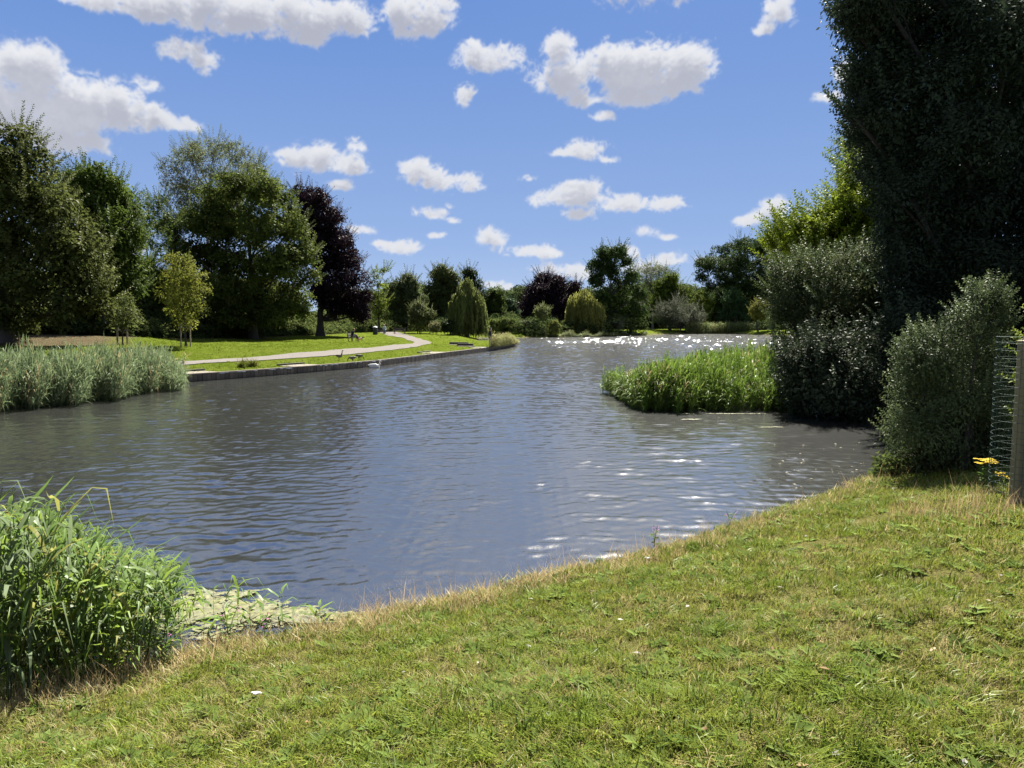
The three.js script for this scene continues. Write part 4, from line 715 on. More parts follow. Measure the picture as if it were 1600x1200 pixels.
{
  const r = rng(501), lawn = [], lawnFar = [], strawFar = [], lush = [], straw = [], tall = [], weeds = [], n = (x, z, f, k = 0) => n2(x * f + k, z * f - k);
  const up = () => V((r() - 0.5) * 0.7 + 0.08, 1, (r() - 0.5) * 0.5).normalize();
  for (let k = 0; k < 118000; k++) {
    const D0 = 1.5 + 13.5 * Math.pow(r(), 1.35), a = -0.95 + 1.9 * r(), x = Math.sin(a) * D0, z = -Math.cos(a) * D0;
    const D = lakeDistance(x, z); if (D.d < 0.08 || bare(x, z)) continue;
    const keep = (D0 < 5 ? 0.62 : D0 < 9 ? 0.8 : 0.9) * (D.d < 0.25 ? 0.6 : 1); if (r() > keep) continue;
    const y = landHeight(x, z, D) - 0.004, p = V(x, y, z), dry = clamp(0.38 + 0.5 * n(x, z, 0.55, 3) + 0.35 * n(x, z, 1.9, 8) - 0.35 * smooth(4.5, 2.6, D0)), fr = D.d + 0.25 * n(x, z, 1.5), fringe = smooth(1.25, 0.35, fr) * lerp(1, 0.45, smooth(0.5, 3.5, x)), post = smooth(1.5, 0.5, Math.hypot(x - 5.2, z + 8.0)), q = r();
    const far = lerp(1, 1.35, smooth(4, 12, D0));
    if (q < 0.10 * fringe + 0.09 * post) tall.push([p, up(), r() * 6.283, (0.45 + 0.65 * r()) * lerp(1, 1.25, post), shade([0.30, 0.21, 0.10], [0.42, 0.31, 0.17], r(), 0.7 + 0.5 * r())]);
    else if (q < 0.07 + 0.5 * fringe + 0.18 * dry) (D0 > 6 ? strawFar : straw).push([p, up(), r() * 6.283, far * (0.5 + 0.6 * r() + 0.5 * fringe), shade([0.30, 0.24, 0.10], [0.42, 0.35, 0.18], r(), 0.7 + 0.5 * r())]);
    else if (q > 0.965 - 0.10 * smooth(0.1, 0.6, n(x, z, 0.7, 20)) && fringe < 0.4) weeds.push([p, up(), r() * 6.283, far * (0.55 + 0.6 * r()), shade([0.10, 0.15, 0.035], [0.17, 0.22, 0.06], r(), 0.85 + 0.3 * r())]);
    else if (q > 0.82 - 0.5 * smooth(0.15, 0.7, n(x, z, 0.9, 30)) - 0.12 * smooth(5, 3, D0)) lush.push([p, up(), r() * 6.283, far * (0.5 + 0.55 * r()), shade([0.075, 0.12, 0.012], [0.165, 0.20, 0.03], r(), 0.8 + 0.4 * r())]);
    else (D0 > 6 ? lawnFar : lawn).push([p, up(), r() * 6.283, far * (0.65 + 0.6 * r()), shade([0.125, 0.148, 0.02], dry > 0.55 ? [0.26, 0.235, 0.075] : [0.21, 0.225, 0.042], r(), 0.75 + 0.45 * r())]);
  }
  const both = (a, b) => { const m = new THREE.Mesh(mergeGeometries([a.geometry, b.geometry]), GRASS); m.castShadow = m.receiveShadow = true; return m; };
  stuff('lawn_grass', both(merged(TUFT.lawn, GRASS, lawn), merged(TUFT.lawnFar, GRASS, lawnFar)), 'short mown grass of the near bank', 'grass');
  stuff('lush_grass', merged(TUFT.lush, GRASS, lush), 'longer green grass growing in patches on the near bank', 'grass');
  stuff('dry_grass', both(merged(TUFT.straw, GRASS, straw), merged(TUFT.strawFar, GRASS, strawFar)), 'dry straw-coloured grass mixed into the near bank', 'grass');
  stuff('tall_dry_grass', merged(TUFT.tall, GRASS, tall), 'tall tan grass stalks fringing the near waterline', 'grass');
  stuff('broadleaf_weeds', merged(WEED, LEAF_MATT, weeds), 'broad-leaved weeds growing flat in the near lawn', 'weeds');
  const farGrass = [];
  for (let k = 0; k < 26000; k++) {
    const depth = 31 + 95 * Math.pow(r(), 1.3), px = -140 + 960 * r(), x = (px - 800) / FPX * depth, z = -depth, D = lakeDistance(x, z);
    if (D.d < 0.3 || onPath(x, z) || leafLitter(x, z) > 0.4 + 0.4 * r()) continue;
    farGrass.push([V(x, landHeight(x, z, D) - 0.01, z), up(), r() * 6.283, (0.55 + 0.6 * r()) * (1 + 0.5 * smooth(0.3, 0.8, n2(x * 0.4, z * 0.4))), shade([0.082, 0.122, 0.012], [0.13, 0.162, 0.022], clamp(0.5 + 0.5 * n2(x * 0.15, z * 0.15) + 0.4 * (r() - 0.5)), 0.85 + 0.3 * r())]);
  }
  stuff('mown_lawn', merged(TUFT.far, LEAF_MATT, farGrass), 'bright mown lawn grass across the water', 'grass');
}

// ---------------------------------------------------------------- figures: one smooth skin over a jointed skeleton
function skin(bones, cell = 0.022, k = 0.035) {                       // bones: [a, b, ra, rb, colour]; points as [x, y, z]
  const lo = [1e9, 1e9, 1e9], hi = [-1e9, -1e9, -1e9];
  for (const [a, b, ra, rb] of bones) for (let c = 0; c < 3; c++) { lo[c] = Math.min(lo[c], a[c] - ra, b[c] - rb); hi[c] = Math.max(hi[c], a[c] + ra, b[c] + rb); }
  const size = Math.max(hi[0] - lo[0], hi[1] - lo[1], hi[2] - lo[2]) + 6 * cell, n = Math.ceil(size / cell), mid = lo.map((v, c) => (v + hi[c]) / 2), half = size / 2;
  const mc = new MarchingCubes(n, new THREE.MeshStandardMaterial(), false, false, 60000); mc.isolation = 0;
  const seg = bones.map(([a, b, ra, rb, col]) => ({ a, d: [b[0] - a[0], b[1] - a[1], b[2] - a[2]], l: (b[0] - a[0]) ** 2 + (b[1] - a[1]) ** 2 + (b[2] - a[2]) ** 2 || 1e-9, ra, rb, col }));
  const dist = (g, x, y, z) => { const t = clamp(((x - g.a[0]) * g.d[0] + (y - g.a[1]) * g.d[1] + (z - g.a[2]) * g.d[2]) / g.l), X = x - g.a[0] - g.d[0] * t, Yy = y - g.a[1] - g.d[1] * t, Z = z - g.a[2] - g.d[2] * t; return Math.sqrt(X * X + Yy * Yy + Z * Z) - lerp(g.ra, g.rb, t); };
  const world = (i) => (i - n / 2) / (n / 2) * half;
  for (let z = 0; z < n; z++) for (let y = 0; y < n; y++) for (let x = 0; x < n; x++) {
    const X = world(x) + mid[0], Yy = world(y) + mid[1], Z = world(z) + mid[2]; let s = 1e3;
    for (const g of seg) { const d = dist(g, X, Yy, Z), h = clamp(0.5 + 0.5 * (s - d) / k); s = lerp(s, d, h) - k * h * (1 - h); }
    mc.field[x + y * n + z * n * n] = -s;
  }
  mc.update();
  const count = mc.count ?? mc.geometry.drawRange.count, P = new Float32Array(count * 3), C = new Float32Array(count * 3);
  for (let i = 0; i < count; i++) {
    const p = [0, 1, 2].map((c) => mc.positionArray[i * 3 + c] * half + mid[c]); let best = 1e9, col = [0.5, 0.5, 0.5];
    for (const g of seg) { const d = dist(g, ...p); if (d < best) { best = d; col = g.col; } }
    P.set(p, i * 3); C.set(col, i * 3);
  }
  const g = new THREE.BufferGeometry(); g.setAttribute('position', new THREE.BufferAttribute(P, 3)); g.setAttribute('normal', new THREE.BufferAttribute(mc.normalArray.slice(0, count * 3), 3)); g.setAttribute('color', new THREE.BufferAttribute(C, 3));
  return g;
}
const SKIN_MAT = new THREE.MeshStandardMaterial({ vertexColors: true, roughness: 0.9, side: THREE.DoubleSide });
const flesh = [0.42, 0.26, 0.19];
function hand(w, dir, out, col = flesh) {                             // palm, four fingers and a thumb, slightly curled; w wrist, dir along the fingers, out towards the thumb
  const D = V(...dir).normalize(), O = V(...out).normalize(), N = V().crossVectors(D, O), at_ = (d, o, n2_) => V(...w).addScaledVector(D, d).addScaledVector(O, o).addScaledVector(N, n2_).toArray(), b = [[w, at_(0.085, 0, 0), 0.03, 0.036, col]];
  [[0.03, 0.072], [0.01, 0.082], [-0.01, 0.077], [-0.03, 0.06]].forEach(([o, l]) => { const a = at_(0.095, o, 0), m = at_(0.095 + l * 0.55, o * 1.1, 0.012), e = at_(0.095 + l * 0.85, o * 1.1, 0.042); b.push([a, m, 0.010, 0.009, col], [m, e, 0.009, 0.008, col]); });
  b.push([at_(0.02, 0.03, 0), at_(0.06, 0.062, 0.015), 0.013, 0.011, col], [at_(0.06, 0.062, 0.015), at_(0.09, 0.062, 0.03), 0.011, 0.009, col]);
  for (const q of b) q.fine = true;
  return b;
}
const HAND = 11;
function head(c, face, hair, k = 1) {                                 // head with nose, ears and eye sockets towards "face"
  const F = V(...face).normalize(), S = V().crossVectors(V(0, 1, 0), F).normalize(), p = (f, y, s) => V(...c).addScaledVector(F, f * k).add(V(0, y * k, 0)).addScaledVector(S, s * k).toArray(), b = [];
  b.push([p(0, 0.035, 0), p(0.02, -0.05, 0), 0.088 * k, 0.066 * k, flesh], [p(0.06, -0.075, 0), p(0.05, -0.08, 0), 0.042 * k, 0.038 * k, flesh], [p(0.09, 0.005, 0), p(0.108, -0.025, 0), 0.012 * k, 0.017 * k, flesh], [p(0.08, -0.055, -0.02), p(0.08, -0.055, 0.02), 0.012 * k, 0.012 * k, [0.34, 0.15, 0.12]]);
  for (const s of [-1, 1]) b.push([p(0.0, 0.0, 0.085 * s), p(0, -0.03, 0.082 * s), 0.018 * k, 0.012 * k, flesh], [p(0.085, 0.012, 0.032 * s), p(0.086, 0.012, 0.034 * s), 0.011 * k, 0.011 * k, [0.05, 0.04, 0.035]]);
  return b;
}
function person(label, pos, turn, bones, extra = []) {
  const o = thing('person', label, 'person', pos, turn), fine = bones.filter((b) => b.fine), pieces = [skin(bones.filter((b) => !b.fine), 0.022, 0.03)];
  for (let k = 0; k < fine.length; k += HAND) pieces.push(skin(fine.slice(k, k + HAND), 0.007, 0.008));
  part('body', mergeGeometries(pieces), SKIN_MAT, o);
  for (const [name, bn, k] of extra) part(name, skin(bn, 0.016, k ?? 0.03), SKIN_MAT, o);
  return o;
}
// the figures face +x in their own frame
const black = [0.012, 0.012, 0.014], beige = [0.30, 0.27, 0.21], denim = [0.10, 0.16, 0.28], paleBlue = [0.36, 0.44, 0.52], shoe = [0.05, 0.045, 0.04];
{
  const p = hit(765.5, 545.2);                                        // the angler at the edge of the quay
  person('person in black top and hat and beige trousers standing at the quay edge', p, 0.35, [
    [[0, 0.95, 0.09], [0.03, 0.5, 0.11], 0.095, 0.065, beige], [[0.03, 0.5, 0.11], [-0.01, 0.09, 0.12], 0.065, 0.048, beige], [[0, 0.95, -0.09], [0.05, 0.5, -0.12], 0.095, 0.065, beige], [[0.05, 0.5, -0.12], [0.03, 0.09, -0.13], 0.065, 0.048, beige],
    [[-0.04, 0.045, 0.12], [0.17, 0.035, 0.14], 0.045, 0.035, shoe], [[0, 0.045, -0.13], [0.21, 0.035, -0.15], 0.045, 0.035, shoe],
    [[0, 0.95, -0.07], [0, 0.95, 0.07], 0.13, 0.13, black], [[0, 1.0, 0], [0.01, 1.36, 0], 0.145, 0.15, black], [[0.01, 1.38, -0.14], [0.01, 1.38, 0.14], 0.085, 0.085, black], [[0.01, 1.42, 0], [0.04, 1.56, 0], 0.06, 0.055, flesh],
    [[0.01, 1.38, 0.18], [0.04, 1.1, 0.26], 0.058, 0.046, black], [[0.04, 1.1, 0.26], [0.27, 1.04, 0.13], 0.045, 0.034, black], [[0.01, 1.38, -0.18], [0.02, 1.1, -0.26], 0.058, 0.046, black], [[0.02, 1.1, -0.26], [0.27, 1.06, -0.12], 0.045, 0.034, black],
    ...hand([0.29, 1.035, 0.12], [1, -0.15, -0.35], [0, 1, 0]), ...hand([0.29, 1.055, -0.11], [1, -0.15, 0.35], [0, 1, 0]), ...head([0.06, 1.64, 0], [1, -0.12, 0.1]),
  ], [['hat', [[[0.04, 1.72, 0], [0.05, 1.745, 0], 0.1, 0.075, black], [[0.12, 1.695, -0.03], [0.17, 1.685, 0.03], 0.03, 0.02, black]]], ['hair', [[[0.0, 1.64, -0.05], [0.0, 1.64, 0.05], 0.078, 0.078, [0.03, 0.02, 0.015]]]]]);
}
const floorAt = (px, depth) => { const p = at(px, 500, depth); p.y = ground(p.x, p.z); return p; };
const slat = new RoundedBoxGeometry(1, 1, 1, 1, 0.12);
function bench(label, pos, turn, len, wood, back = true) {
  const o = thing('park_bench', label, 'bench', pos, turn, 'park benches'), m = new THREE.MeshStandardMaterial({ color: lin(...wood), map: woodMap, roughness: 0.9 }), b = (name, x, y, z, sx, sy, sz, rx = 0) => { const q = part(name, slat, m, o); q.position.set(x, y, z); q.scale.set(sx, sy, sz); q.rotation.x = rx; };
  for (let k = 0; k < 4; k++) b('seat_slat', 0, 0.44, -0.18 + k * 0.12, len, 0.035, 0.1);
  if (back) for (let k = 0; k < 3; k++) b('back_slat', 0, 0.56 + k * 0.13, -0.27 - k * 0.03, len, 0.1, 0.03, -0.2);
  for (const s of [-1, 1]) { b('leg', s * len * 0.42, 0.21, 0.16, 0.07, 0.46, 0.07); b('leg', s * len * 0.42, back ? 0.42 : 0.21, -0.24, 0.07, back ? 0.92 : 0.46, 0.06, back ? -0.12 : 0); b('armrest', s * len * 0.42, 0.64, -0.03, 0.06, 0.05, 0.46); b('leg_rail', s * len * 0.42, 0.39, -0.03, 0.05, 0.06, 0.4); }
  return o;
}
{
  const p = hit(553, 533.5);                                          // the sitter, side on, with a dog at the feet
  bench('dark bench with a seated person on the lawn', V(p.x - 0.15, p.y, p.z), Math.PI / 2 - 0.15, 1.5, [0.05, 0.04, 0.035]);
  person('person dressed in black sitting side-on on the lawn bench with legs crossed', V(p.x - 0.12, p.y, p.z), 0.1, [
    [[-0.08, 0.58, -0.08], [-0.08, 0.58, 0.08], 0.13, 0.13, black], [[-0.08, 0.6, 0], [0.02, 0.95, 0], 0.145, 0.15, black], [[0.03, 1.0, -0.14], [0.03, 1.0, 0.14], 0.08, 0.08, black], [[0.03, 1.02, 0], [0.1, 1.16, 0], 0.058, 0.055, flesh],
    [[-0.05, 0.57, 0.09], [0.42, 0.56, 0.1], 0.095, 0.07, black], [[0.42, 0.56, 0.1], [0.5, 0.22, 0.1], 0.065, 0.05, black], [[0.5, 0.22, 0.1], [0.52, 0.09, 0.1], 0.046, 0.04, flesh], [[0.49, 0.045, 0.1], [0.7, 0.04, 0.12], 0.045, 0.036, [0.4, 0.06, 0.05]],
    [[-0.05, 0.57, -0.09], [0.4, 0.63, -0.06], 0.095, 0.07, black], [[0.4, 0.63, -0.06], [0.58, 0.34, -0.02], 0.065, 0.05, black], [[0.58, 0.34, -0.02], [0.62, 0.24, -0.02], 0.046, 0.04, flesh], [[0.6, 0.19, -0.02], [0.79, 0.23, -0.02], 0.045, 0.036, [0.4, 0.06, 0.05]],
    [[0.03, 1.0, 0.18], [0.07, 0.74, 0.24], 0.056, 0.045, black], [[0.07, 0.74, 0.24], [0.3, 0.7, 0.14], 0.044, 0.034, black], [[0.03, 1.0, -0.18], [0.08, 0.74, -0.24], 0.056, 0.045, black], [[0.08, 0.74, -0.24], [0.31, 0.73, -0.1], 0.044, 0.034, black],
    ...hand([0.32, 0.7, 0.13], [1, -0.2, -0.3], [0, 1, 0]), ...hand([0.33, 0.73, -0.09], [1, -0.1, 0.3], [0, 1, 0]), ...head([0.14, 1.24, 0], [1, -0.35, 0]),
  ], [['hair', [[[0.1, 1.28, -0.03], [0.1, 1.28, 0.03], 0.09, 0.09, [0.02, 0.015, 0.012]], [[0.06, 1.22, -0.03], [0.06, 1.2, 0.03], 0.06, 0.06, [0.02, 0.015, 0.012]]]]]);
  const d = hit(563, 533.2), tan = [0.46, 0.34, 0.25], brown = [0.06, 0.045, 0.035], o = thing('dog', 'small pale dog with dark head standing before the seated person', 'dog', d, 0.15);
  part('body', skin([
    [[-0.16, 0.27, 0], [0.14, 0.28, 0], 0.085, 0.105, tan], [[0.14, 0.28, 0], [0.18, 0.24, 0], 0.1, 0.08, tan], [[0.18, 0.31, 0], [0.26, 0.42, 0], 0.06, 0.05, brown], [[0.27, 0.44, 0], [0.29, 0.44, 0], 0.062, 0.055, brown], [[0.32, 0.43, 0], [0.4, 0.415, 0], 0.035, 0.024, brown],
    ...[-1, 1].flatMap((s) => [[[0.26, 0.48, 0.04 * s], [0.24, 0.53, 0.055 * s], 0.022, 0.012, brown], [[0.15, 0.24, 0.06 * s], [0.15, 0.1, 0.06 * s], 0.034, 0.022, tan], [[0.15, 0.1, 0.06 * s], [0.16, 0.02, 0.06 * s], 0.02, 0.022, tan], [[-0.15, 0.25, 0.06 * s], [-0.11, 0.16, 0.06 * s], 0.05, 0.03, tan], [[-0.11, 0.16, 0.06 * s], [-0.18, 0.09, 0.06 * s], 0.026, 0.018, tan], [[-0.18, 0.09, 0.06 * s], [-0.17, 0.02, 0.06 * s], 0.018, 0.021, tan]]),
    [[-0.22, 0.31, 0], [-0.33, 0.42, 0], 0.026, 0.014, tan]], 0.01, 0.02), SKIN_MAT, o);
}
{
  const p = floorAt(600.5, 108);                                        // people, bins and benches where the path ends under the trees
  person('person in pale blue top and jeans sitting beside the far bench', V(p.x, p.y, p.z), -1.4, [
    [[-0.05, 0.55, -0.08], [-0.05, 0.55, 0.08], 0.13, 0.13, denim], [[-0.05, 0.58, 0], [0.04, 0.96, 0], 0.15, 0.15, paleBlue], [[0.05, 1.0, -0.14], [0.05, 1.0, 0.14], 0.08, 0.08, paleBlue], [[0.05, 1.02, 0], [0.09, 1.15, 0], 0.058, 0.055, flesh],
    ...[-1, 1].flatMap((s) => [[[-0.03, 0.55, 0.09 * s], [0.42, 0.54, 0.12 * s], 0.095, 0.07, denim], [[0.42, 0.54, 0.12 * s], [0.44, 0.1, 0.13 * s], 0.068, 0.046, denim], [[0.43, 0.045, 0.13 * s], [0.64, 0.04, 0.15 * s], 0.045, 0.036, [0.5, 0.5, 0.5]], [[0.05, 1.0, 0.18 * s], [0.1, 0.74, 0.25 * s], 0.056, 0.045, paleBlue], [[0.1, 0.74, 0.25 * s], [0.33, 0.66, 0.16 * s], 0.043, 0.034, flesh], ...hand([0.35, 0.65, 0.15 * s], [1, -0.3, 0], [0, 1, 0])]), ...head([0.11, 1.24, 0], [1, -0.1, 0]),
  ], [['hair', [[[0.07, 1.29, -0.03], [0.07, 1.29, 0.03], 0.09, 0.09, [0.25, 0.22, 0.18]]]]]);
  bench('dark bench with backrest in the shade beside the litter bin', floorAt(592, 109), -0.1, 1.9, [0.04, 0.035, 0.03]);
  bench('plain weathered bench beside the path end near the pale shrub', floorAt(624, 107), -0.2, 1.8, [0.08, 0.07, 0.055]);
  const b = floorAt(586, 105), o = thing('litter_bin', 'dark round litter bin with pale domed lid where the path ends', 'bin', b), dk = std([0.02, 0.022, 0.022], 0.6), prof = (a) => new THREE.LatheGeometry(a.map(([x, y]) => new THREE.Vector2(x, y)), 20);
  part('body', prof([[0.02, 0], [0.3, 0], [0.34, 0.05], [0.34, 0.78], [0.31, 0.82], [0.02, 0.82]]), dk, o); part('lid', prof([[0.36, 1.0], [0.35, 1.06], [0.22, 1.16], [0.02, 1.2]]), std([0.3, 0.31, 0.31], 0.5), o);
  for (let k = 0; k < 4; k++) { const g = new THREE.BoxGeometry(0.06, 0.24, 0.03); g.translate(0, 0.9, 0.31); g.rotateY(k * 1.571 + 0.6); part('lid_post', g, dk, o); }
}
// ---- geese and swan
const goose = (() => {
  const brown = [0.14, 0.115, 0.09], breast = [0.26, 0.22, 0.18], neck = [0.035, 0.028, 0.025];
  const body = [[[-0.16, 0.38, 0], [0.12, 0.36, 0], 0.1, 0.125, brown], [[0.1, 0.33, 0], [0.15, 0.34, 0], 0.11, 0.1, breast], [[-0.2, 0.39, 0], [-0.36, 0.42, 0], 0.07, 0.025, brown], [[-0.1, 0.42, 0.07], [-0.3, 0.41, 0.04], 0.06, 0.03, [0.07, 0.055, 0.045]], [[-0.1, 0.42, -0.07], [-0.3, 0.41, -0.04], 0.06, 0.03, [0.07, 0.055, 0.045]]];
  const legs = [-1, 1].flatMap((s) => [[[0.0, 0.27, 0.06 * s], [-0.02, 0.14, 0.06 * s], 0.035, 0.016, neck], [[-0.02, 0.14, 0.06 * s], [0.0, 0.02, 0.06 * s], 0.012, 0.011, neck], [[0.0, 0.014, 0.06 * s], [0.08, 0.012, 0.06 * s], 0.014, 0.01, neck]]);
  const up = [[[0.18, 0.42, 0], [0.24, 0.6, 0], 0.06, 0.036, neck], [[0.24, 0.6, 0], [0.25, 0.76, 0], 0.034, 0.034, neck], [[0.27, 0.79, 0], [0.3, 0.79, 0], 0.044, 0.036, neck], [[0.33, 0.78, 0], [0.39, 0.77, 0], 0.02, 0.011, [0.02, 0.02, 0.02]], [[0.265, 0.765, 0.02], [0.265, 0.765, -0.02], 0.035, 0.035, [0.5, 0.5, 0.48]]];
  const down = [[[0.18, 0.38, 0], [0.32, 0.36, 0], 0.06, 0.04, neck], [[0.32, 0.36, 0], [0.42, 0.2, 0], 0.034, 0.032, neck], [[0.43, 0.15, 0], [0.44, 0.12, 0], 0.04, 0.034, neck], [[0.45, 0.1, 0], [0.46, 0.04, 0], 0.019, 0.01, [0.02, 0.02, 0.02]]];
  return (g) => skin([...body, ...legs, ...(g ? down : up)], 0.012, 0.02);
})();
for (const [px, py, turn, grazing, label] of [[530, 563, 0.1, false, 'brown goose standing upright with neck raised on the quayside grass'], [551, 566, 2.9, true, 'brown goose grazing head down at the quay edge beside the swan'], [561, 562.5, -0.2, true, 'brown goose grazing head down closer to the path than its companion']]) {
  const o = thing('goose', label, 'goose', hit(px, py), turn, 'geese on the quayside grass'); part('body', goose(grazing), SKIN_MAT, o); o.scale.setScalar(0.74);
}
{
  const w = [0.42, 0.42, 0.41], o = thing('swan', 'white swan floating close against the timber quay', 'swan', onPlane(586, 574.5, 0).setY(-0.03), 0.15);
  part('body', skin([[[-0.28, 0.15, 0], [0.2, 0.14, 0], 0.16, 0.18, w], [[-0.3, 0.2, 0], [-0.55, 0.28, 0], 0.12, 0.03, w], [[0.05, 0.26, 0.12], [-0.4, 0.3, 0.1], 0.12, 0.05, w], [[0.05, 0.26, -0.12], [-0.4, 0.3, -0.1], 0.12, 0.05, w], [[0.26, 0.2, 0], [0.4, 0.36, 0], 0.1, 0.055, w], [[0.4, 0.36, 0], [0.36, 0.52, 0], 0.05, 0.042, w], [[0.36, 0.52, 0], [0.4, 0.6, 0], 0.042, 0.045, w], [[0.42, 0.61, 0], [0.46, 0.59, 0], 0.05, 0.04, w], [[0.48, 0.57, 0], [0.57, 0.52, 0], 0.025, 0.014, [0.55, 0.2, 0.03]], [[0.47, 0.59, 0], [0.49, 0.59, 0], 0.022, 0.02, [0.02, 0.02, 0.02]]], 0.016, 0.03), SKIN_MAT, o); o.scale.setScalar(0.72);
}

// ---------------------------------------------------------------- wire guard and posts at the edge of the near bank
{
  const pb = at(1588, 788, 8.2), y0 = ground(pb.x, pb.z), wood = new THREE.MeshStandardMaterial({ color: lin(0.2, 0.175, 0.105), map: woodMap, roughness: 0.9, bumpMap: woodMap, bumpScale: 0.01 }), top = at(1588, 535, 8.2).y - y0;
  const post = thing('fence_post', 'pale square wooden post standing inside the green wire guard', 'fence post', V(pb.x, y0, pb.z), 0.25); const g = new RoundedBoxGeometry(0.115, top + 0.3, 0.115, 3, 0.012); g.translate(0, top / 2 - 0.15, 0); part('shaft', g, wood, post);
  const cg = new RoundedBoxGeometry(0.12, 0.025, 0.12, 2, 0.01); cg.translate(0, top + 0.012, 0); part('end_grain', cg, std([0.33, 0.28, 0.18]), post);
  const p2 = at(1607, 500, 9.0), y2 = ground(p2.x, p2.z), post2 = thing('fence_post', 'dark weathered wooden post behind the pale one in the wire guard', 'fence post', V(p2.x, y2, p2.z), 0.5), g2 = new RoundedBoxGeometry(0.1, top + 0.35, 0.1, 3, 0.012); g2.translate(0, top / 2 - 0.1, 0); part('shaft', g2, std([0.06, 0.045, 0.035]), post2);
  const cx = at(1646, 500, 8.35), gy = ground(cx.x, cx.z), guard = thing('wire_guard', 'green wire mesh cylinder guarding a plant at the bank edge', 'wire guard', V(cx.x, gy, cx.z)), wire = new THREE.MeshStandardMaterial({ color: lin(0.015, 0.04, 0.028), roughness: 0.8 }), R = 0.53, H = top - 0.03;
  const hoop = new THREE.TorusGeometry(R, 0.0022, 4, 56); hoop.rotateX(Math.PI / 2);
  for (let k = 0; k < 24; k++) { const m = part('hoop', hoop, wire, guard); m.position.y = 0.02 + H * k / 23; m.rotation.set(0.015 * Math.sin(k * 2.1), 0, 0.02 * Math.cos(k * 1.3)); }
  const bar = new THREE.CylinderGeometry(0.0022, 0.0022, H, 4);
  for (let k = 0; k < 44; k++) { const m = part('upright_wire', bar, wire, guard), a = k / 44 * 6.283; m.position.set(Math.cos(a) * R, 0.02 + H / 2, Math.sin(a) * R); }
  tree({ name: 'guarded_shrub', label: 'leafy shrub growing inside the wire guard', category: 'shrub', px: 1660, depth: 8.5, trunk: 0.025, seed: 160, bones: { stems: 3 }, deep: 0.8, lobes: [[1640, 570, 20], [1665, 545, 30], [1650, 615, 26], [1685, 620, 36], [1642, 680, 22], [1670, 700, 30]], leaf: { geo: SPRAY.bramble, A: [0.10, 0.14, 0.02], B: [0.19, 0.23, 0.04], cover: 1.2, unit: 0.22, size: 0.8, gap: -0.3 } });
}
// ---- ragwort, willowherb and other bank flowers
const STEM = std([0.07, 0.11, 0.03]);
function flowerPlant(name, label, category, pos, h, n, petal, seed, group, spread = 0.12, bloom = 0.018, kind = 'umbel') {
  const r = rng(seed), o = thing(name, label, category, pos, 0, group), mat = std(petal, 1, { side: THREE.DoubleSide }), lm = leafMat([0.08, 0.13, 0.03]); lm.vertexColors = false;
  for (let k = 0; k < n; k++) {
    const a = r() * 6.283, q = spread * Math.sqrt(r()), tip = V(Math.cos(a) * q, h * (0.75 + 0.3 * r()), Math.sin(a) * q), s = soup(); tube(s, [V(0, -0.02, 0), V(tip.x * 0.3, tip.y * 0.55, tip.z * 0.3), tip], 0.004, 0.002, 4, 5); part('stem', toGeo(s), STEM, o);
    const f = soup(), lf = soup(), d = V(), up = V(), side = V(), c = V(); const m = kind === 'umbel' ? 12 : 5;
    for (let j = 0; j < m; j++) { const b = r() * 6.283, rr = (kind === 'umbel' ? 0.055 : 0.018) * Math.sqrt(r()); c.set(tip.x + Math.cos(b) * rr, tip.y + (kind === 'umbel' ? 0.012 * r() : -0.09 * r()), tip.z + Math.sin(b) * rr); for (let e = 0; e < 5; e++) { const w = e * 1.257 + r(); d.set(Math.cos(w), 0.35, Math.sin(w)).normalize(); up.set(0, 1, 0); side.crossVectors(d, up).normalize(); up.crossVectors(side, d); leafInto(f, c, d, side, up, bloom, bloom * 0.4, 0.1); } }
    part('flower_head', toGeo(f), mat, o);
    for (let j = 0; j < 7; j++) { const t = 0.2 + 0.7 * j / 7, b = j * 2.4; c.set(tip.x * 0.3 * t * 1.8, tip.y * t, tip.z * 0.3 * t * 1.8); d.set(Math.cos(b), 0.3, Math.sin(b)).normalize(); up.set(0, 1, 0); side.crossVectors(d, up).normalize(); up.crossVectors(side, d); leafInto(lf, c, d, side, up, 0.06 + 0.04 * r(), 0.012, 0.3); }
    part('leaves', toGeo(lf), lm, o, 'stuff');
  }
  return o;
}
const yellow = [0.38, 0.27, 0.003], pink = [0.34, 0.09, 0.24];
{ const p = hit(1536, 770); flowerPlant('ragwort', 'yellow ragwort in flower beside the wire guard', 'flower', p, 0.42, 11, yellow, 1, null, 0.16, 0.03); const q = hit(1568, 778); flowerPlant('ragwort', 'small yellow ragwort tucked against the wire guard, shorter than its neighbour', 'flower', q, 0.3, 3, yellow, 2, null, 0.08); }
for (const [px, py, h, n, label] of [[358, 1004, 0.32, 3, 'pink willowherb flowering among the reed shoots'], [412, 1000, 0.26, 2, 'pink willowherb at the algae edge, smaller of the reed-side pair'], [256, 1040, 0.26, 2, 'pink willowherb at the foot of the near reed bed'], [1140, 822, 0.22, 2, 'pink willowherb on the bank below the shaded water'], [1022, 858, 0.3, 4, 'bushy pink-tipped willowherb standing at the waterline']]) flowerPlant('willowherb', label, 'flower', hit(px, py), h, n, pink, px, 'willowherb along the waterline', 0.09, 0.009, 'spike');
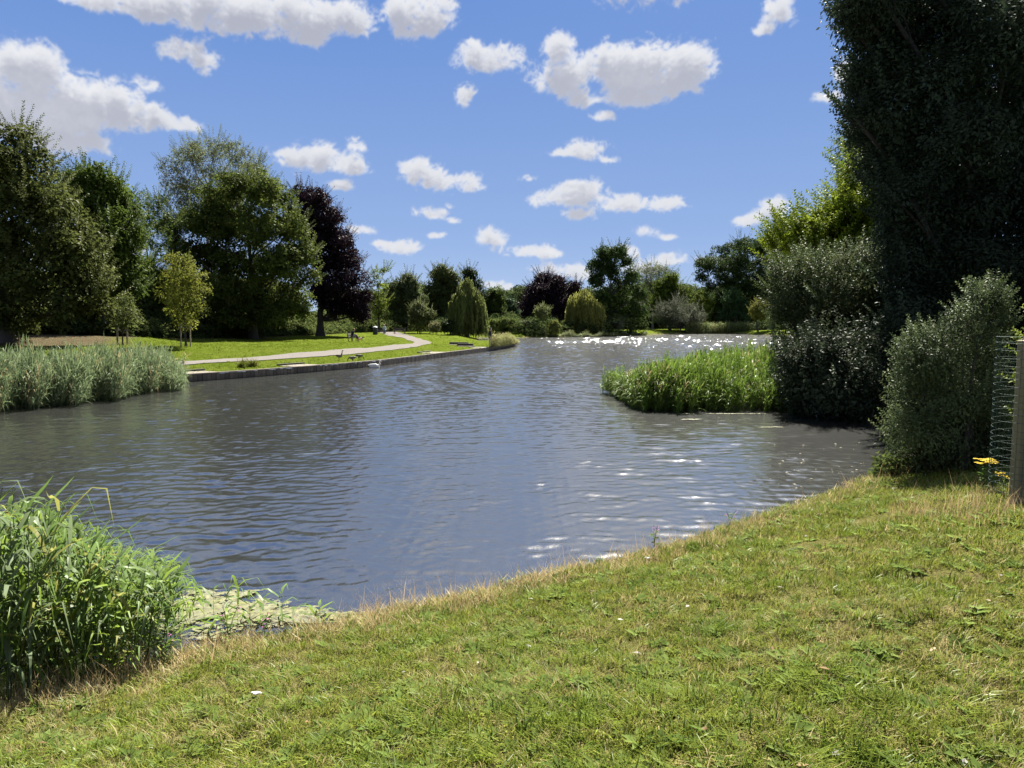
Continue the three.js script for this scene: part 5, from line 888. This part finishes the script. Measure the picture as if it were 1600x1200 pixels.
for (const [px, py, label] of [[380, 574, 'small tussock on the quayside grass'], [396, 573, 'yellow-tipped tussock beside the path, next to another']]) { const p = hit(px, py), l = []; const r = rng(px); for (let k = 0; k < 30; k++) l.push([V((r() - 0.5) * 0.4, 0, (r() - 0.5) * 0.4), V((r() - 0.5) * 0.6, 1, (r() - 0.5) * 0.6).normalize(), r() * 6, 0.9 + r(), shade([0.06, 0.08, 0.015], [0.16, 0.16, 0.03], r(), 1)]); const o = thing('grass_tussock', label, 'tussock', p, 0, 'tussocks on the quayside grass'); const m = merged(tuft(px, { n: 8, h: 0.28, R: 0.08, w: 0.01 }), GRASS, l); m.name = 'blades'; m.userData.kind = 'stuff'; o.add(m); }

// ---------------------------------------------------------------- floating algae and scraps on the water, litter on the grass
function mat2d(cx, cz, rx, rz, seed, y, thr = 0.0, n = 110) {           // an irregular floating sheet with holes, a few millimetres thick
  const s = soup(), ids = new Map(), add = (i, j) => { const key = i * 1000 + j; if (!ids.has(key)) { const x = cx + (i / n - 0.5) * 2 * rx, z = cz + (j / n - 0.5) * 2 * rz; ids.set(key, s.p.length / 3); s.p.push(x + 0.012 * n2(i * 1.3, j * 1.1), y + 0.006 + 0.004 * n2(x * 9, z * 9), z + 0.012 * n2b(i, j)); } return ids.get(key); };
  for (let i = 0; i < n; i++) for (let j = 0; j < n; j++) { const u = (i + 0.5) / n * 2 - 1, v = (j + 0.5) / n * 2 - 1, x = cx + u * rx, z = cz + v * rz; if (1 - u * u - v * v + 0.6 * n2(x * 1.6 + seed, z * 2.6) + 0.5 * n2b(x * 5, z * 8 + seed) + 0.4 * n2(x * 16, z * 26) < thr) continue; if (lakeDistance(x, z).d > 0.15) continue; s.i.push(add(i, j), add(i, j + 1), add(i + 1, j), add(i + 1, j), add(i, j + 1), add(i + 1, j + 1)); }
  return toGeo(s);
}
{
  const algae = new THREE.MeshPhysicalMaterial({ color: lin(0.135, 0.135, 0.065), roughness: 0.8, map: noiseTexture(128, (u, v) => { const m = 0.68 + 0.3 * tile(u, v, 14, 5) + 0.2 * tile(u, v, 45, 8); return [m, m, m * (0.75 + 0.3 * tile(u, v, 6, 3))]; }), side: THREE.DoubleSide });
  const uvd = (g) => { const p = g.attributes.position, u = []; for (let i = 0; i < p.count; i++) u.push(p.getX(i), p.getZ(i)); g.setAttribute('uv', new THREE.Float32BufferAttribute(u, 2)); return g; };
  for (const [px, py, rx, rz, thr, label] of [[330, 950, 0.75, 0.45, 0.35, 'pale yellow algae mat floating beside the near reed bed'], [425, 965, 0.55, 0.28, 0.3, 'pale yellow algae mat stretching off the reed shoots'], [530, 968, 0.65, 0.16, 0.35, 'thin pale algae strip along the near waterline'], [330, 990, 0.6, 0.3, 0.75, 'broken grey-green algae film among the reed shoots']]) {
    const p = onPlane(px, py, 0), g = uvd(mat2d(p.x, p.z, rx, rz, px, 0.012, thr)), m = new THREE.Mesh(g, algae); m.name = numbered('algae_mat'); m.castShadow = m.receiveShadow = true; scene.add(m); tag(m, label, 'algae', 'algae mats by the near bank');
  }
  for (const [px, py, rx, rz, label] of [[1150, 647, 0.9, 0.10, 'longest strip of pale floating debris along the foot of the reeds'], [1070, 647, 0.28, 0.08, 'short strip of pale floating debris before the reeds'], [1080, 656, 0.3, 0.1, 'brown-grey raft of floating debris out from the reeds'], [1025, 641, 0.16, 0.06, 'tiny pale scrap floating at the reed bed tip'], [1205, 668, 0.35, 0.07, 'pale floating debris near the overhanging shrub']]) {
    const p = onPlane(px, py, 0), m = new THREE.Mesh(uvd(mat2d(p.x, p.z, rx, rz, px, 0.01, 0.35, 40)), algae); m.name = numbered('floating_debris'); m.castShadow = m.receiveShadow = true; scene.add(m); tag(m, label, 'debris', 'floating debris by the reeds');
  }
  const r = rng(801), list = [], leafG = (() => { const s = soup(); leafInto(s, V(0, 0, 0), V(1, 0, 0), V(0, 0, 1), V(0, 1, 0), 0.06, 0.016, 0.2); return toGeo(s); })();
  for (let k = 0; k < 60; k++) { const p = onPlane(1200 + 175 * r(), 690 + 75 * r(), 0.012); if (lakeDistance(p.x, p.z).d > -0.2) continue; list.push([p, V((r() - 0.5) * 0.1, 1, (r() - 0.5) * 0.1).normalize(), r() * 6.283, 0.4 + r(), shade([0.10, 0.09, 0.05], [0.24, 0.22, 0.16], r(), 1)]); }
  stuff('fallen_leaves', merged(leafG, GRASS, list), 'fallen leaves floating on the shaded water by the bank', 'leaves');
  const litter = [];
  for (let k = 0; k < 70; k++) { const a = -0.7 + 1.4 * r(), D0 = 2.4 + 9 * r(), x = Math.sin(a) * D0, z = -Math.cos(a) * D0; if (lakeDistance(x, z).d < 0.5) continue; litter.push([V(x, landHeight(x, z) + 0.035, z), V((r() - 0.5) * 0.7, 1, (r() - 0.5) * 0.7).normalize(), r() * 6.283, 0.4 + 0.7 * r(), r() < 0.5 ? shade([0.24, 0.22, 0.18], [0.34, 0.33, 0.3], r(), 1) : shade([0.14, 0.08, 0.04], [0.3, 0.2, 0.1], r(), 1)]); }
  stuff('scattered_leaves', merged(leafG, GRASS, litter), 'dead leaves and pale feathers scattered on the near grass', 'leaves');
  for (const [px, py, label] of [[401, 1094, 'white crumpled paper scrap lying in the near grass'], [1012, 878, 'tiny white scrap near the waterline grass']]) { const p = hit(px, py), g = new THREE.IcosahedronGeometry(0.022, 2), q = g.attributes.position; for (let i = 0; i < q.count; i++) { const f = 1 + 0.35 * n3(q.getX(i) * 40, q.getY(i) * 40, q.getZ(i) * 40); q.setXYZ(i, q.getX(i) * f * 1.3, q.getY(i) * f * 0.4, q.getZ(i) * f * 0.8); } g.computeVertexNormals(); const m = new THREE.Mesh(g, std([0.4, 0.4, 0.38])); m.name = numbered('paper_scrap'); m.position.copy(p).add(V(0, 0.045, 0)); scene.add(m); tag(m, label, 'litter', 'paper scraps on the grass'); }
}
// ---- brambles and nettles at the foot of the bush
{
  const r = rng(901), l = [];
  for (let k = 0; k < 420; k++) { const px = 1395 + 190 * r(), p0 = hit(px, lerp(742, 706, (px - 1395) / 190) + 6 * r()); l.push([p0.add(V(0, 0.05 + 0.4 * r() * r(), -0.3 * r())), V((r() - 0.5) * 0.8, 1, (r() - 0.5) * 0.8).normalize(), r() * 6.283, 0.6 + 0.5 * r(), shade([0.04, 0.06, 0.02], [0.11, 0.14, 0.035], r(), 1)]); }
  stuff('bramble_patch', instances(SPRAY.bramble, LEAF_I, l), 'brambles and weeds at the foot of the grey-green bush', 'brambles');
}

renderer.render(scene, camera);
